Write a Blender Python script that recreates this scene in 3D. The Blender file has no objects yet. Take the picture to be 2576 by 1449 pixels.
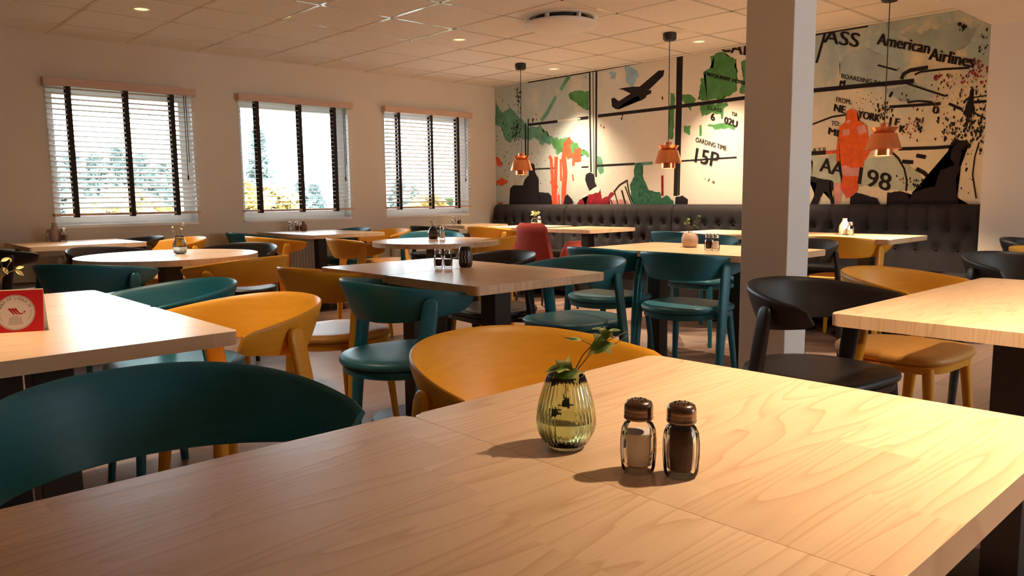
import bpy, bmesh, math, random
from mathutils import Vector, Matrix, noise
random.seed(7)
PI = math.pi
SC = bpy.context.scene
COL = SC.collection

# ------------------------------------------------------------------ camera
FPX, YAW, PITCH, ROLL, EYE = 1925.76, 0.8196, 0.1191, -0.0113, 1.06
IW, IH = 2576.0, 1449.0
cf = Vector((math.cos(YAW)*math.cos(PITCH), math.sin(YAW)*math.cos(PITCH), -math.sin(PITCH)))
cr0 = cf.cross(Vector((0, 0, 1))).normalized()
cu0 = cr0.cross(cf)
cr = math.cos(ROLL)*cr0 + math.sin(ROLL)*cu0
cu = -math.sin(ROLL)*cr0 + math.cos(ROLL)*cu0
cam_d = bpy.data.cameras.new('camera')
cam = bpy.data.objects.new('camera', cam_d)
COL.objects.link(cam)
cam_d.sensor_width = 36.0
cam_d.lens = FPX/IW*36.0
cam_d.clip_start = 0.02
cam_d.clip_end = 500
m = Matrix.Identity(4)
for i in range(3):
    m[i][0], m[i][1], m[i][2] = cr[i], cu[i], -cf[i]
m[2][3] = EYE
cam.matrix_world = m
SC.camera = cam

# ------------------------------------------------------------------ world, daylight, exposure
SKY_STRENGTH = 14.0
world = bpy.data.worlds.new('sky')
SC.world = world
world.use_nodes = True
wn = world.node_tree
wn.nodes.clear()
wo = wn.nodes.new('ShaderNodeOutputWorld')
wb = wn.nodes.new('ShaderNodeBackground')
wb.inputs[0].default_value = (0.80, 0.92, 1.0, 1)
wb.inputs[1].default_value = SKY_STRENGTH
wn.links.new(wb.outputs[0], wo.inputs[0])
SC.view_settings.view_transform = 'Standard'
SC.view_settings.look = 'None'
SC.view_settings.gamma = 1.0
SC.view_settings.use_curve_mapping = False
SC.view_settings.exposure = 0.42
cy = SC.cycles
cy.use_denoising = True
cy.max_bounces = 10
cy.diffuse_bounces = 5
cy.glossy_bounces = 4
cy.transmission_bounces = 10
cy.transparent_max_bounces = 12
cy.caustics_reflective = False
cy.caustics_refractive = False
cy.sample_clamp_indirect = 6.0

# ------------------------------------------------------------------ helpers
def new_mesh_obj(name, bm, mat=None, parent=None, smooth=False, angle=None):
    me = bpy.data.meshes.new(name)
    bm.normal_update()
    bm.to_mesh(me)
    bm.free()
    o = bpy.data.objects.new(name, me)
    COL.objects.link(o)
    if mat is not None:
        me.materials.append(mat)
    if smooth:
        for p in me.polygons:
            p.use_smooth = True
        if angle is not None:
            me.set_sharp_from_angle(angle=math.radians(angle))
    if parent is not None:
        o.parent = parent
    return o

def thing(name, label, cat, loc=(0, 0, 0), rz=0.0, group=None):
    o = bpy.data.objects.new(name, None)
    COL.objects.link(o)
    o.empty_display_size = 0.1
    o.location = loc
    o.rotation_euler = (0, 0, rz)
    o['label'] = label
    o['category'] = cat
    if group:
        o['group'] = group
    return o

def struct(name, bm=None, mat=None, parent=None, **k):
    if bm is None:
        o = bpy.data.objects.new(name, None)
        COL.objects.link(o)
    else:
        o = new_mesh_obj(name, bm, mat, parent, **k)
    if parent is None:
        o['kind'] = 'structure'
    return o

def copy_tree(o, parent=None):
    c = o.copy()
    COL.objects.link(c)
    c.parent = parent
    for ch in list(o.children):
        copy_tree(ch, c)
    return c

def box(bm, x0, x1, y0, y1, z0, z1, bev=0.0):
    vs = [bm.verts.new(p) for p in ((x0, y0, z0), (x1, y0, z0), (x1, y1, z0), (x0, y1, z0), (x0, y0, z1), (x1, y0, z1), (x1, y1, z1), (x0, y1, z1))]
    fs = [bm.faces.new([vs[i] for i in f]) for f in ((3, 2, 1, 0), (4, 5, 6, 7), (0, 1, 5, 4), (1, 2, 6, 5), (2, 3, 7, 6), (3, 0, 4, 7))]
    if bev > 0:
        es = list({e for f in fs for e in f.edges})
        bmesh.ops.bevel(bm, geom=es, offset=bev, segments=2, profile=0.5, affect='EDGES')

def loft(bm, rings, cap0=True, cap1=True, closed=True):
    vv = [[bm.verts.new(p) for p in r] for r in rings]
    n = len(vv[0])
    rng = range(n) if closed else range(n-1)
    for a, b in zip(vv[:-1], vv[1:]):
        for i in rng:
            j = (i+1) % n
            bm.faces.new((a[i], a[j], b[j], b[i]))
    if cap0:
        bm.faces.new(list(reversed(vv[0])))
    if cap1:
        bm.faces.new(vv[-1])
    return vv

def lathe(bm, prof, n=32, c=(0, 0, 0), cap0=True, cap1=True, mod=None):
    rings = []
    for r, z in prof:
        ring = []
        for k in range(n):
            a = 2*PI*k/n
            rr = r*(mod(a, z) if mod else 1.0)
            ring.append((c[0]+rr*math.cos(a), c[1]+rr*math.sin(a), c[2]+z))
        rings.append(ring)
    loft(bm, rings, cap0, cap1)

def tube(bm, pts, r, n=8, r1=None):
    pts = [Vector(p) for p in pts]
    rings = []
    up = Vector((0, 0, 1))
    for i, p in enumerate(pts):
        d = (pts[min(i+1, len(pts)-1)]-pts[max(i-1, 0)]).normalized()
        s = d.cross(up if abs(d.z) < 0.95 else Vector((1, 0, 0))).normalized()
        t = s.cross(d)
        rr = r if r1 is None else r+(r1-r)*i/(len(pts)-1)
        rings.append([p+s*(rr*math.cos(2*PI*k/n))+t*(rr*math.sin(2*PI*k/n)) for k in range(n)])
    loft(bm, rings)

def extrude_poly(bm, pts, z0, z1, bev=0.0, seg=2):
    a = [bm.verts.new((x, y, z0)) for x, y in pts]
    b = [bm.verts.new((x, y, z1)) for x, y in pts]
    n = len(pts)
    fb = bm.faces.new(list(reversed(a)))
    ft = bm.faces.new(b)
    for i in range(n):
        j = (i+1) % n
        bm.faces.new((a[i], a[j], b[j], b[i]))
    if bev:
        bmesh.ops.bevel(bm, geom=list(ft.edges)+list(fb.edges), offset=bev, segments=seg, profile=0.5, affect='EDGES')

def round_corners(pts, r, n=5):
    out = []
    N = len(pts)
    for i in range(N):
        p0, p, p1 = Vector(pts[i-1]), Vector(pts[i]), Vector(pts[(i+1) % N])
        a = (p0-p).normalized()
        b = (p1-p).normalized()
        for k in range(n+1):
            t = k/n
            q = (p+a*r)*(1-t)**2 + p*(2*t*(1-t)) + (p+b*r)*t*t
            out.append((q.x, q.y))
    return out

def superell(cx, cy, a, b, e, n=40):
    out = []
    for k in range(n):
        t = 2*PI*k/n
        c, s = math.cos(t), math.sin(t)
        out.append((cx+a*math.copysign(abs(c)**e, c), cy+b*math.copysign(abs(s)**e, s)))
    return out

# ------------------------------------------------------------------ materials
def mat(name, col, rough=0.5, metal=0.0, spec=0.5, **kw):
    M = bpy.data.materials.new(name)
    M.use_nodes = True
    b = M.node_tree.nodes['Principled BSDF']
    b.inputs['Base Color'].default_value = (*col, 1)
    b.inputs['Roughness'].default_value = rough
    b.inputs['Metallic'].default_value = metal
    b.inputs['Specular IOR Level'].default_value = spec
    for k, v in kw.items():
        b.inputs[k].default_value = v
    return M

class G:
    """small node-graph helper"""
    def __init__(s, M):
        s.t = M.node_tree
        s.b = s.t.nodes['Principled BSDF']
    def n(s, typ, ins=None, **props):
        x = s.t.nodes.new(typ)
        for k, v in props.items():
            setattr(x, k, v)
        for k, v in (ins or {}).items():
            if hasattr(v, 'is_output') or hasattr(v, 'links'):
                s.t.links.new(v, x.inputs[k])
            else:
                x.inputs[k].default_value = v
        return x
    def math(s, op, a, b=0.0, c=0.0):
        return s.n('ShaderNodeMath', {0: a, 1: b, 2: c}, operation=op).outputs[0]
    def mix(s, f, a, b, mode='MIX'):
        x = s.n('ShaderNodeMix', data_type='RGBA', blend_type=mode)
        for i, v in ((0, f), (6, a), (7, b)):
            if hasattr(v, 'links'):
                s.t.links.new(v, x.inputs[i])
            else:
                x.inputs[i].default_value = v if i == 0 else (*v, 1)
        return x.outputs[2]
    def ramp(s, f, stops, interp='LINEAR'):
        x = s.n('ShaderNodeValToRGB', {0: f})
        x.color_ramp.interpolation = interp
        e = x.color_ramp.elements
        while len(e) < len(stops):
            e.new(0.5)
        for q, (p, c) in zip(e, stops):
            q.position = p
            q.color = (*c, 1) if len(c) == 3 else c
        return x.outputs[0]
    def link(s, out, name):
        s.t.links.new(out, s.b.inputs[name])

def noisy(name, c0, c1, scale, rough=0.6, bump=0.0, detail=4.0, stretch=(1, 1, 1), bscale=None, spec=0.5):
    M = mat(name, c0, rough, spec=spec)
    g = G(M)
    co = g.n('ShaderNodeTexCoord').outputs['Object']
    mp = g.n('ShaderNodeMapping', {'Vector': co, 'Scale': stretch}).outputs[0]
    nz = g.n('ShaderNodeTexNoise', {'Vector': mp, 'Scale': scale, 'Detail': detail}).outputs[0]
    g.link(g.ramp(nz, [(0.3, c0), (0.7, c1)]), 'Base Color')
    if bump:
        n2 = g.n('ShaderNodeTexNoise', {'Vector': mp, 'Scale': bscale or scale*6, 'Detail': 3.0}).outputs[0]
        g.link(g.n('ShaderNodeBump', {'Height': n2, 'Strength': bump, 'Distance': 0.01}).outputs[0], 'Normal')
    return M

def wood_mat(name, light, dark, stave=0.11, rough=0.30, along='X', off=0.0, tone=0.13, coat=0.0):
    """glued-stave ash: every stave has its own tone and growth-ring pattern along the grain"""
    M = mat(name, light, rough)
    g = G(M)
    co = g.n('ShaderNodeTexCoord').outputs['Object']
    if along == 'Y':
        co = g.n('ShaderNodeMapping', {'Vector': co, 'Rotation': (0, 0, PI/2)}).outputs[0]
    co = g.n('ShaderNodeVectorMath', {0: co, 1: (off*3.1+20, off*1.7+20, 0)}, operation='ADD').outputs[0]
    sp = g.n('ShaderNodeSeparateXYZ', {0: co})
    row = g.math('FLOOR', g.math('DIVIDE', sp.outputs[1], stave))
    rnd = g.n('ShaderNodeTexWhiteNoise', {'W': row}, noise_dimensions='1D').outputs[0]
    # butt joints inside a row
    seg = g.math('FLOOR', g.math('ADD', g.math('MULTIPLY', sp.outputs[0], 1.55), g.math('MULTIPLY', rnd, 7.0)))
    idn = g.n('ShaderNodeCombineXYZ', {0: row, 1: seg}).outputs[0]
    w2 = g.n('ShaderNodeTexWhiteNoise', {'Vector': idn}, noise_dimensions='2D')
    rr = w2.outputs[0]
    rc = g.n('ShaderNodeVectorMath', {0: w2.outputs[1], 'Scale': 40.0}, operation='SCALE').outputs[0]
    base = g.n('ShaderNodeVectorMath', {0: co, 1: rc}, operation='ADD').outputs[0]
    lo = g.n('ShaderNodeMapping', {'Vector': base, 'Scale': (0.55, 6.5, 0.55)}).outputs[0]
    n1 = g.n('ShaderNodeTexNoise', {'Vector': lo, 'Scale': 1.25, 'Detail': 2.0, 'Roughness': 0.4, 'Distortion': 0.15}).outputs[0]
    fine = g.n('ShaderNodeMapping', {'Vector': base, 'Scale': (5.0, 120.0, 5.0)}).outputs[0]
    n2 = g.n('ShaderNodeTexNoise', {'Vector': fine, 'Scale': 1.5, 'Detail': 3.0}).outputs[0]
    ph = g.math('FRACT', g.math('ADD', g.math('MULTIPLY', n1, 20.0), g.math('MULTIPLY', n2, 0.10)))
    ring = g.ramp(ph, [(0.0, (0, 0, 0)), (0.55, (0.10,)*3), (0.86, (0.55,)*3), (0.95, (1, 1, 1)), (1.0, (0.05,)*3)])
    pore = g.ramp(n2, [(0.52, (0, 0, 0)), (0.72, (1, 1, 1))])
    f = g.math('ADD', g.math('MULTIPLY', ring, 0.56), g.math('MULTIPLY', pore, 0.14))
    c1 = g.mix(f, light, dark)
    tn = g.math('ADD', 1.0-tone, g.math('MULTIPLY', rr, tone))
    cc = g.n('ShaderNodeCombineXYZ', {0: tn, 1: g.math('POWER', tn, 1.25), 2: g.math('POWER', tn, 1.5)}).outputs[0]
    g.link(g.mix(1.0, c1, cc, 'MULTIPLY') if False else g.n('ShaderNodeVectorMath', {0: c1, 1: cc}, operation='MULTIPLY').outputs[0], 'Base Color')
    g.link(g.n('ShaderNodeBump', {'Height': f, 'Strength': 0.06, 'Distance': 0.003}).outputs[0], 'Normal')
    return M

TABLE_LIGHT, TABLE_DARK = (0.80, 0.56, 0.35), (0.54, 0.31, 0.155)
M_wall = noisy('wall_paint', (0.72, 0.64, 0.53), (0.75, 0.67, 0.56), 3.0, 0.75, bump=0.03, bscale=160, spec=0.3)
M_wallw = noisy('wall_paint_white', (0.74, 0.72, 0.69), (0.77, 0.75, 0.72), 3.0, 0.75, bump=0.03, bscale=160, spec=0.3)
M_ceil = noisy('ceiling_tile', (0.77, 0.73, 0.68), (0.81, 0.77, 0.72), 40.0, 0.8, bump=0.05, bscale=250, spec=0.2)
M_tbar = mat('ceiling_bar_enamel', (0.80, 0.75, 0.68), 0.10, 0.0, 0.8)
M_white = noisy('white_enamel', (0.86, 0.87, 0.86), (0.88, 0.89, 0.88), 5.0, 0.35)
M_blindwood = noisy('blind_limed_wood', (0.60, 0.40, 0.30), (0.66, 0.46, 0.35), 6.0, 0.45, stretch=(1, 1, 12))
M_slat = noisy('blind_slat', (0.80, 0.73, 0.67), (0.84, 0.77, 0.71), 6.0, 0.4, stretch=(1, 1, 12))
M_tape = mat('black_tape', (0.018, 0.012, 0.012), 0.8)
M_black_metal = noisy('black_powder_coat', (0.012, 0.010, 0.011), (0.020, 0.016, 0.016), 60, 0.5)
M_copper = noisy('brushed_copper', (0.72, 0.27, 0.12), (0.80, 0.32, 0.15), 30, 0.28, stretch=(1, 1, 0.1))
M_copper.node_tree.nodes['Principled BSDF'].inputs['Metallic'].default_value = 1.0
M_sofa = noisy('charcoal_upholstery', (0.012, 0.009, 0.011), (0.018, 0.014, 0.016), 90, 0.85, bump=0.15, bscale=500)
M_red = noisy('red_felt', (0.24, 0.024, 0.016), (0.28, 0.030, 0.020), 70, 0.9, bump=0.1, bscale=400)

def paint_wood(name, c0, c1):
    M = noisy(name, c0, c1, 3.0, 0.42, stretch=(1, 5, 30), bump=0.02, bscale=30)
    return M
CH_PAINT = {
    'teal': paint_wood('teal_stain', (0.006, 0.108, 0.155), (0.008, 0.128, 0.178)),
    'yellow': paint_wood('yellow_stain', (0.70, 0.315, 0.018), (0.76, 0.36, 0.024)),
    'black': paint_wood('black_stain', (0.009, 0.007, 0.009), (0.013, 0.010, 0.012)),
}
CH_SEAT = {
    'teal': noisy('teal_leatherette', (0.012, 0.110, 0.155), (0.016, 0.130, 0.175), 20, 0.42, bump=0.04, bscale=200),
    'yellow': noisy('ochre_leatherette', (0.62, 0.30, 0.06), (0.68, 0.34, 0.075), 20, 0.45, bump=0.04, bscale=200),
    'black': noisy('black_leatherette', (0.012, 0.010, 0.011), (0.018, 0.014, 0.015), 20, 0.42, bump=0.04, bscale=200),
}

def glass_mat(name, col=(1, 1, 1), rough=0.0, ior=1.45):
    M = mat(name, col, rough)
    b = M.node_tree.nodes['Principled BSDF']
    b.inputs['Transmission Weight'].default_value = 1.0
    b.inputs['IOR'].default_value = ior
    return M
def thin_glass(name, col, ior=1.5):
    M = bpy.data.materials.new(name)
    M.use_nodes = True
    t = M.node_tree
    t.nodes.clear()
    o = t.nodes.new('ShaderNodeOutputMaterial')
    mx = t.nodes.new('ShaderNodeMixShader')
    fr = t.nodes.new('ShaderNodeFresnel')
    fr.inputs[0].default_value = ior
    tr = t.nodes.new('ShaderNodeBsdfTransparent')
    tr.inputs[0].default_value = (*col, 1)
    gl = t.nodes.new('ShaderNodeBsdfGlossy')
    gl.inputs['Roughness'].default_value = 0.03
    t.links.new(fr.outputs[0], mx.inputs[0])
    t.links.new(tr.outputs[0], mx.inputs[1])
    t.links.new(gl.outputs[0], mx.inputs[2])
    t.links.new(mx.outputs[0], o.inputs[0])
    return M
M_glass = thin_glass('clear_glass', (0.985, 0.98, 0.97), 1.22)
M_green_glass = glass_mat('green_glass', (0.76, 0.81, 0.55))
M_smoke_glass = glass_mat('smoky_glass', (0.62, 0.66, 0.62))
M_water = glass_mat('water', (0.92, 0.97, 0.88), 0, 1.33)
M_pane = bpy.data.materials.new('window_glass')
M_pane.use_nodes = True
t = M_pane.node_tree
t.nodes.clear()
_o = t.nodes.new('ShaderNodeOutputMaterial')
_m = t.nodes.new('ShaderNodeMixShader')
_f = t.nodes.new('ShaderNodeFresnel')
_f.inputs[0].default_value = 1.45
_tr = t.nodes.new('ShaderNodeBsdfTransparent')
_tr.inputs[0].default_value = (0.94, 0.97, 0.97, 1)
_gl = t.nodes.new('ShaderNodeBsdfGlossy')
_gl.inputs['Roughness'].default_value = 0.0
t.links.new(_f.outputs[0], _m.inputs[0])
t.links.new(_tr.outputs[0], _m.inputs[1])
t.links.new(_gl.outputs[0], _m.inputs[2])
t.links.new(_m.outputs[0], _o.inputs[0])
M_leaf = noisy('ivy_leaf', (0.035, 0.11, 0.02), (0.10, 0.20, 0.04), 60, 0.45)
M_leafrim = mat('pale_leaf', (0.55, 0.55, 0.16), 0.5)
M_stem = mat('plant_stem', (0.16, 0.10, 0.03), 0.6)
M_salt = noisy('salt', (0.78, 0.70, 0.66), (0.84, 0.77, 0.73), 300, 0.9)
M_pepper = noisy('ground_pepper', (0.028, 0.012, 0.008), (0.12, 0.06, 0.04), 900, 0.95)
M_lid = mat('brown_chrome_lid', (0.22, 0.15, 0.12), 0.25, 1.0)
M_steel = mat('steel_lid', (0.55, 0.52, 0.50), 0.25, 1.0)
M_clay = noisy('stoneware', (0.42, 0.28, 0.20), (0.50, 0.34, 0.25), 30, 0.5)
M_ivory = noisy('ivory_ceramic', (0.68, 0.58, 0.46), (0.72, 0.62, 0.50), 30, 0.35)
M_blackcer = mat('black_ceramic', (0.012, 0.010, 0.012), 0.25)
# ------------------------------------------------------------------ room shell
M_X, W_Y, CEIL = 6.5237, 7.259, 2.4114          # mural wall plane, window wall plane, ceiling height
LOW_Z, LOW_Y, WING_X = 2.226, 1.757, 6.30        # dropped ceiling on the right and the wall it meets
X_BACK, Y_RIGHT = -3.2, -3.4

M_floor = mat('floor_planks', (0.2, 0.12, 0.09), 0.42)
g = G(M_floor)
co = g.n('ShaderNodeTexCoord').outputs['Object']
br = g.n('ShaderNodeTexBrick', {'Vector': co, 'Color1': (0.27, 0.17, 0.125, 1), 'Color2': (0.34, 0.22, 0.165, 1), 'Mortar': (0.10, 0.06, 0.045, 1), 'Scale': 1.0,
                                'Mortar Size': 0.0018, 'Brick Width': 1.25, 'Row Height': 0.16, 'Bias': 0.1})
br.offset = 0.37
nz = g.n('ShaderNodeTexNoise', {'Vector': g.n('ShaderNodeMapping', {'Vector': co, 'Scale': (1.5, 22, 1)}).outputs[0], 'Scale': 2.5, 'Detail': 5.0}).outputs[0]
g.link(g.mix(g.math('MULTIPLY', nz, 0.55), br.outputs[0], (0.16, 0.095, 0.07)), 'Base Color')

bm = bmesh.new()
box(bm, X_BACK, M_X+0.3, Y_RIGHT, W_Y+0.3, -0.12, 0.0)
struct('floor', bm, M_floor)
bm = bmesh.new()
box(bm, X_BACK, M_X+0.3, LOW_Y-0.02, W_Y+0.3, CEIL, CEIL+0.12)
struct('ceiling', bm, M_ceil)
bm = bmesh.new()
box(bm, X_BACK, M_X+0.3, Y_RIGHT, LOW_Y, LOW_Z, CEIL+0.12)
struct('ceiling_dropped', bm, M_wall)

# window wall with three openings
OPEN_Z0, OPEN_Z1 = 0.858, 2.03
WINS = [(1.592, 2.768), (3.215, 4.412), (4.868, 6.068)]
bm = bmesh.new()
xs = [X_BACK] + [v for w in WINS for v in w] + [M_X+0.3]
for i in range(0, len(xs), 2):
    box(bm, xs[i], xs[i+1], W_Y, W_Y+0.30, 0, CEIL+0.1)
for a, b in WINS:
    box(bm, a, b, W_Y, W_Y+0.30, 0, OPEN_Z0)
    box(bm, a, b, W_Y, W_Y+0.30, OPEN_Z1, CEIL+0.1)
struct('wall_left', bm, M_wall)
bm = bmesh.new()
box(bm, M_X, M_X+0.3, Y_RIGHT, W_Y+0.3, 0, CEIL+0.1)
struct('wall_back', bm, M_wallw)
bm = bmesh.new()
box(bm, WING_X, M_X+0.05, Y_RIGHT, LOW_Y, 0, LOW_Z)
struct('wall_right_return', bm, M_wall)
# walls behind and right of the viewer, the right one with a window opening that lets daylight in
bm = bmesh.new()
for a, b in ((Y_RIGHT, W_Y+0.3),):
    box(bm, X_BACK-0.3, X_BACK, a, b, 0, CEIL+0.1)
for a, b in ():
    box(bm, X_BACK-0.3, X_BACK, a, b, 0, 0.9)
    box(bm, X_BACK-0.3, X_BACK, a, b, 2.05, CEIL+0.1)
struct('wall_front', bm, M_wall)
RW = ((4.2, 5.6),)
bm = bmesh.new()
xs = [X_BACK] + [v for w in RW for v in w] + [M_X+0.3]
for i in range(0, len(xs), 2):
    box(bm, xs[i], xs[i+1], Y_RIGHT-0.3, Y_RIGHT, 0, CEIL+0.1)
for a, b in RW:
    box(bm, a, b, Y_RIGHT-0.3, Y_RIGHT, 0, 0.9)
    box(bm, a, b, Y_RIGHT-0.3, Y_RIGHT, 2.05, CEIL+0.1)
struct('wall_right', bm, M_wall)

# free-standing square pillar
bm = bmesh.new()
box(bm, 3.30, 3.508, 1.6908, 1.9265, 0, CEIL, 0.004)
struct('pillar', bm, M_wallw)

# ceiling grid bars (tile module 0.6 m)
AX, AY = 2.8385, 4.9823
bm = bmesh.new()
for k in range(-11, 8):
    x = AX+0.6*k
    if X_BACK < x < M_X:
        box(bm, x-0.012, x+0.012, LOW_Y, W_Y, CEIL-0.0025, CEIL+0.01)
for k in range(-6, 5):
    y = AY+0.6*k
    if LOW_Y < y < W_Y:
        box(bm, X_BACK, M_X, y-0.012, y+0.012, CEIL-0.0025, CEIL+0.01)
struct('trim_1', bm, M_tbar)
bm = bmesh.new()
for k in range(-11, 8):
    x = AX+0.6*k
    for s in (-1, 1):
        box(bm, x+s*0.0135-0.0015, x+s*0.0135+0.0015, LOW_Y, W_Y, CEIL-0.0012, CEIL+0.01)
for k in range(-6, 5):
    y = AY+0.6*k
    if y > LOW_Y+0.05:
        for s in (-1, 1):
            box(bm, X_BACK, M_X, y+s*0.0135-0.0015, y+s*0.0135+0.0015, CEIL-0.0012, CEIL+0.01)
struct('trim_2', bm, mat('ceiling_joint_shadow_gap', (0.62, 0.57, 0.51), 0.8))
# wall angle where the ceiling meets the walls
bm = bmesh.new()
box(bm, X_BACK, M_X, W_Y-0.022, W_Y, CEIL-0.004, CEIL+0.01)
box(bm, M_X-0.022, M_X, LOW_Y, W_Y, CEIL-0.004, CEIL+0.01)
struct('trim_3', bm, M_tbar)
bm = bmesh.new()
box(bm, X_BACK, M_X, W_Y-0.014, W_Y, 0, 0.08)
struct('baseboard_left', bm, M_white)

# windows: frame, pane, sill
def window(n, x0, x1):
    root = struct('window_%d' % n)
    y0, y1 = W_Y+0.13, W_Y+0.20
    bm = bmesh.new()
    f = 0.075
    box(bm, x0, x0+f, y0, y1, OPEN_Z0, OPEN_Z1)
    box(bm, x1-f, x1, y0, y1, OPEN_Z0, OPEN_Z1)
    box(bm, x0+f, x1-f, y0, y1, OPEN_Z0, OPEN_Z0+f)
    box(bm, x0+f, x1-f, y0, y1, OPEN_Z1-f, OPEN_Z1)
    box(bm, x0+0.03, x1-0.03, y0-0.012, y0, OPEN_Z0+0.02, OPEN_Z0+0.055)
    new_mesh_obj('window_frame', bm, M_white, root)
    bm = bmesh.new()
    box(bm, x0+f, x1-f, y0+0.03, y0+0.034, OPEN_Z0+f, OPEN_Z1-f)
    new_mesh_obj('window_pane', bm, M_pane, root)
    bm = bmesh.new()
    box(bm, x0-0.004, x1+0.004, W_Y-0.014, y0, OPEN_Z0-0.022, OPEN_Z0+0.003)
    new_mesh_obj('window_sill', bm, M_white, root)
    bm = bmesh.new()   # plastered white reveal
    box(bm, x0-0.001, x0+0.004, W_Y-0.001, y0, OPEN_Z0, OPEN_Z1)
    box(bm, x1-0.004, x1+0.001, W_Y-0.001, y0, OPEN_Z0, OPEN_Z1)
    box(bm, x0, x1, W_Y-0.001, y0, OPEN_Z1-0.004, OPEN_Z1+0.001)
    new_mesh_obj('window_reveal', bm, M_white, root)
for i, (a, b) in enumerate(WINS):
    window(i+1, a, b)

# venetian blinds
def blind(x0, x1, tilt, label, zb=0.945, gapped=False):
    cx = (x0+x1)/2
    yb = W_Y-0.030
    root = thing('venetian_blind', label, 'blind', (cx, yb, zb), 0, 'wooden blinds on the window wall')
    def lb():
        return bmesh.new()
    h = (x1-x0)/2
    # local coordinates relative to root
    bm = lb()
    box(bm, -h-0.012, h+0.012, -0.045, -0.030, 2.0-zb, 2.062-zb, 0.002)
    box(bm, -h-0.012, -h-0.004, -0.030, 0.029, 2.0-zb, 2.062-zb)
    box(bm, h+0.004, h+0.012, -0.030, 0.029, 2.0-zb, 2.062-zb)
    new_mesh_obj('valance', bm, M_blindwood, root)
    bm = lb()
    box(bm, -h, h, -0.028, 0.026, 2.0-zb, 2.045-zb)
    new_mesh_obj('headrail', bm, M_white, root)
    bm = lb()
    pitch = 0.0425
    z = 1.985-zb
    n = 0
    while z > 0.045:
        c, s = math.cos(tilt), math.sin(tilt)
        d = 0.025
        ring = []
        for u, w in ((-d, -0.0014), (0, 0.0008), (d, -0.0014), (d, 0.0014), (0, 0.0036), (-d, 0.0014)):
            ring.append((u*c-w*s, u*s+w*c))
        loft(bm, [[(-h, a, z+b) for a, b in ring], [(h, a, z+b) for a, b in ring]])
        z -= pitch
        n += 1
    new_mesh_obj('slats', bm, M_slat, root)
    bm = lb()
    box(bm, -h, h, -0.027, 0.027, -0.008, 0.014, 0.003)
    new_mesh_obj('bottom_rail', bm, M_blindwood, root)
    for fx in (-0.72, 0.02, 0.66):
        bm = lb()
        x = fx*h
        box(bm, x-0.019, x+0.019, -0.0300, -0.0285, -0.02, 2.0-zb)
        box(bm, x-0.019, x+0.019, 0.0285, 0.0300, -0.02, 2.0-zb)
        box(bm, x-0.019, x+0.019, -0.0300, 0.0300, -0.014, -0.011)
        zz = 1.985-zb-0.004
        while zz > 0.04:       # ladder rungs under each slat
            box(bm, x-0.017, x+0.017, -0.029, 0.029, zz-0.0008, zz)
            zz -= pitch
        new_mesh_obj('ladder_tape', bm, M_tape, root)
    bm = lb()
    tube(bm, [(0.83*h, -0.034, 2.0-zb), (0.83*h, -0.036, 1.28-zb)], 0.003, 6)
    tube(bm, [(0.86*h, -0.034, 2.0-zb), (0.86*h, -0.036, 1.40-zb)], 0.003, 6)
    lathe(bm, [(0.001, 0.0), (0.008, -0.004), (0.006, -0.04), (0.001, -0.045)], 10, (0.83*h, -0.036, 1.285-zb))
    new_mesh_obj('pull_cord', bm, M_tape, root)
    return root
R_ = math.radians
blind(WINS[0][0]-0.012, WINS[0][1]+0.012, R_(22), 'white slatted blind with black tapes on the window farthest from the mural')
blind(WINS[1][0]-0.012, WINS[1][1]+0.012, R_(6), 'wide open slatted blind with black tapes on the middle window')
blind(WINS[2][0]-0.012, WINS[2][1]+0.012, R_(-16), 'pinkish half closed slatted blind on the window nearest the mural')

# radiators below the windows
def radiator(x0, x1, label):
    r = thing('radiator', label, 'radiator', ((x0+x1)/2, W_Y-0.06, 0.12), 0, 'panel radiators under the windows')
    h = (x1-x0)/2
    bm = bmesh.new()
    n = int((x1-x0)/0.034)
    for i in range(n):
        a = -h+2*h*i/n
        box(bm, a+0.004, a+2*h/n-0.004, -0.045, -0.03, 0.03, 0.47, 0.003)
    box(bm, -h, h, -0.034, 0.03, 0.0, 0.49)
    new_mesh_obj('panel', bm, M_white, r)
    bm = bmesh.new()
    box(bm, -h-0.003, h+0.003, -0.05, 0.035, 0.49, 0.505, 0.002)
    new_mesh_obj('top_grille', bm, M_white, r)
    bm = bmesh.new()
    for s in (-0.7, 0.7):
        box(bm, s*h-0.02, s*h+0.02, -0.02, 0.03, -0.12, 0.0)
    new_mesh_obj('foot', bm, M_white, r)
    bm = bmesh.new()
    tube(bm, [(-h-0.03, -0.01, 0.45), (-h, -0.01, 0.45)], 0.012, 10)
    lathe(bm, [(0.016, -0.03), (0.02, 0.0), (0.016, 0.03)], 12, (-h-0.035, -0.01, 0.45))
    new_mesh_obj('thermostat_valve', bm, M_white, r)
radiator(1.62, 2.74, 'white panel radiator under the window farthest from the mural')
radiator(3.25, 4.38, 'white panel radiator under the middle window')
radiator(4.90, 6.03, 'white panel radiator under the window nearest the mural')
# ------------------------------------------------------------------ mural (flat wallpaper on the back wall)
def wall_yz(px, py):
    """a point of the wallpaper, read off the photograph, in metres on the wall plane"""
    d = cf*FPX + cr*(px-IW/2) - cu*(py-IH/2)
    t = M_X/d.x
    return (t*d.y, EYE+t*d.z)
def za(u, v):
    return wall_yz(1200+u/3.15, 80+v/3.15)
def zb_(u, v):
    return wall_yz(2000+u/2.684, v/2.684)

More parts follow.
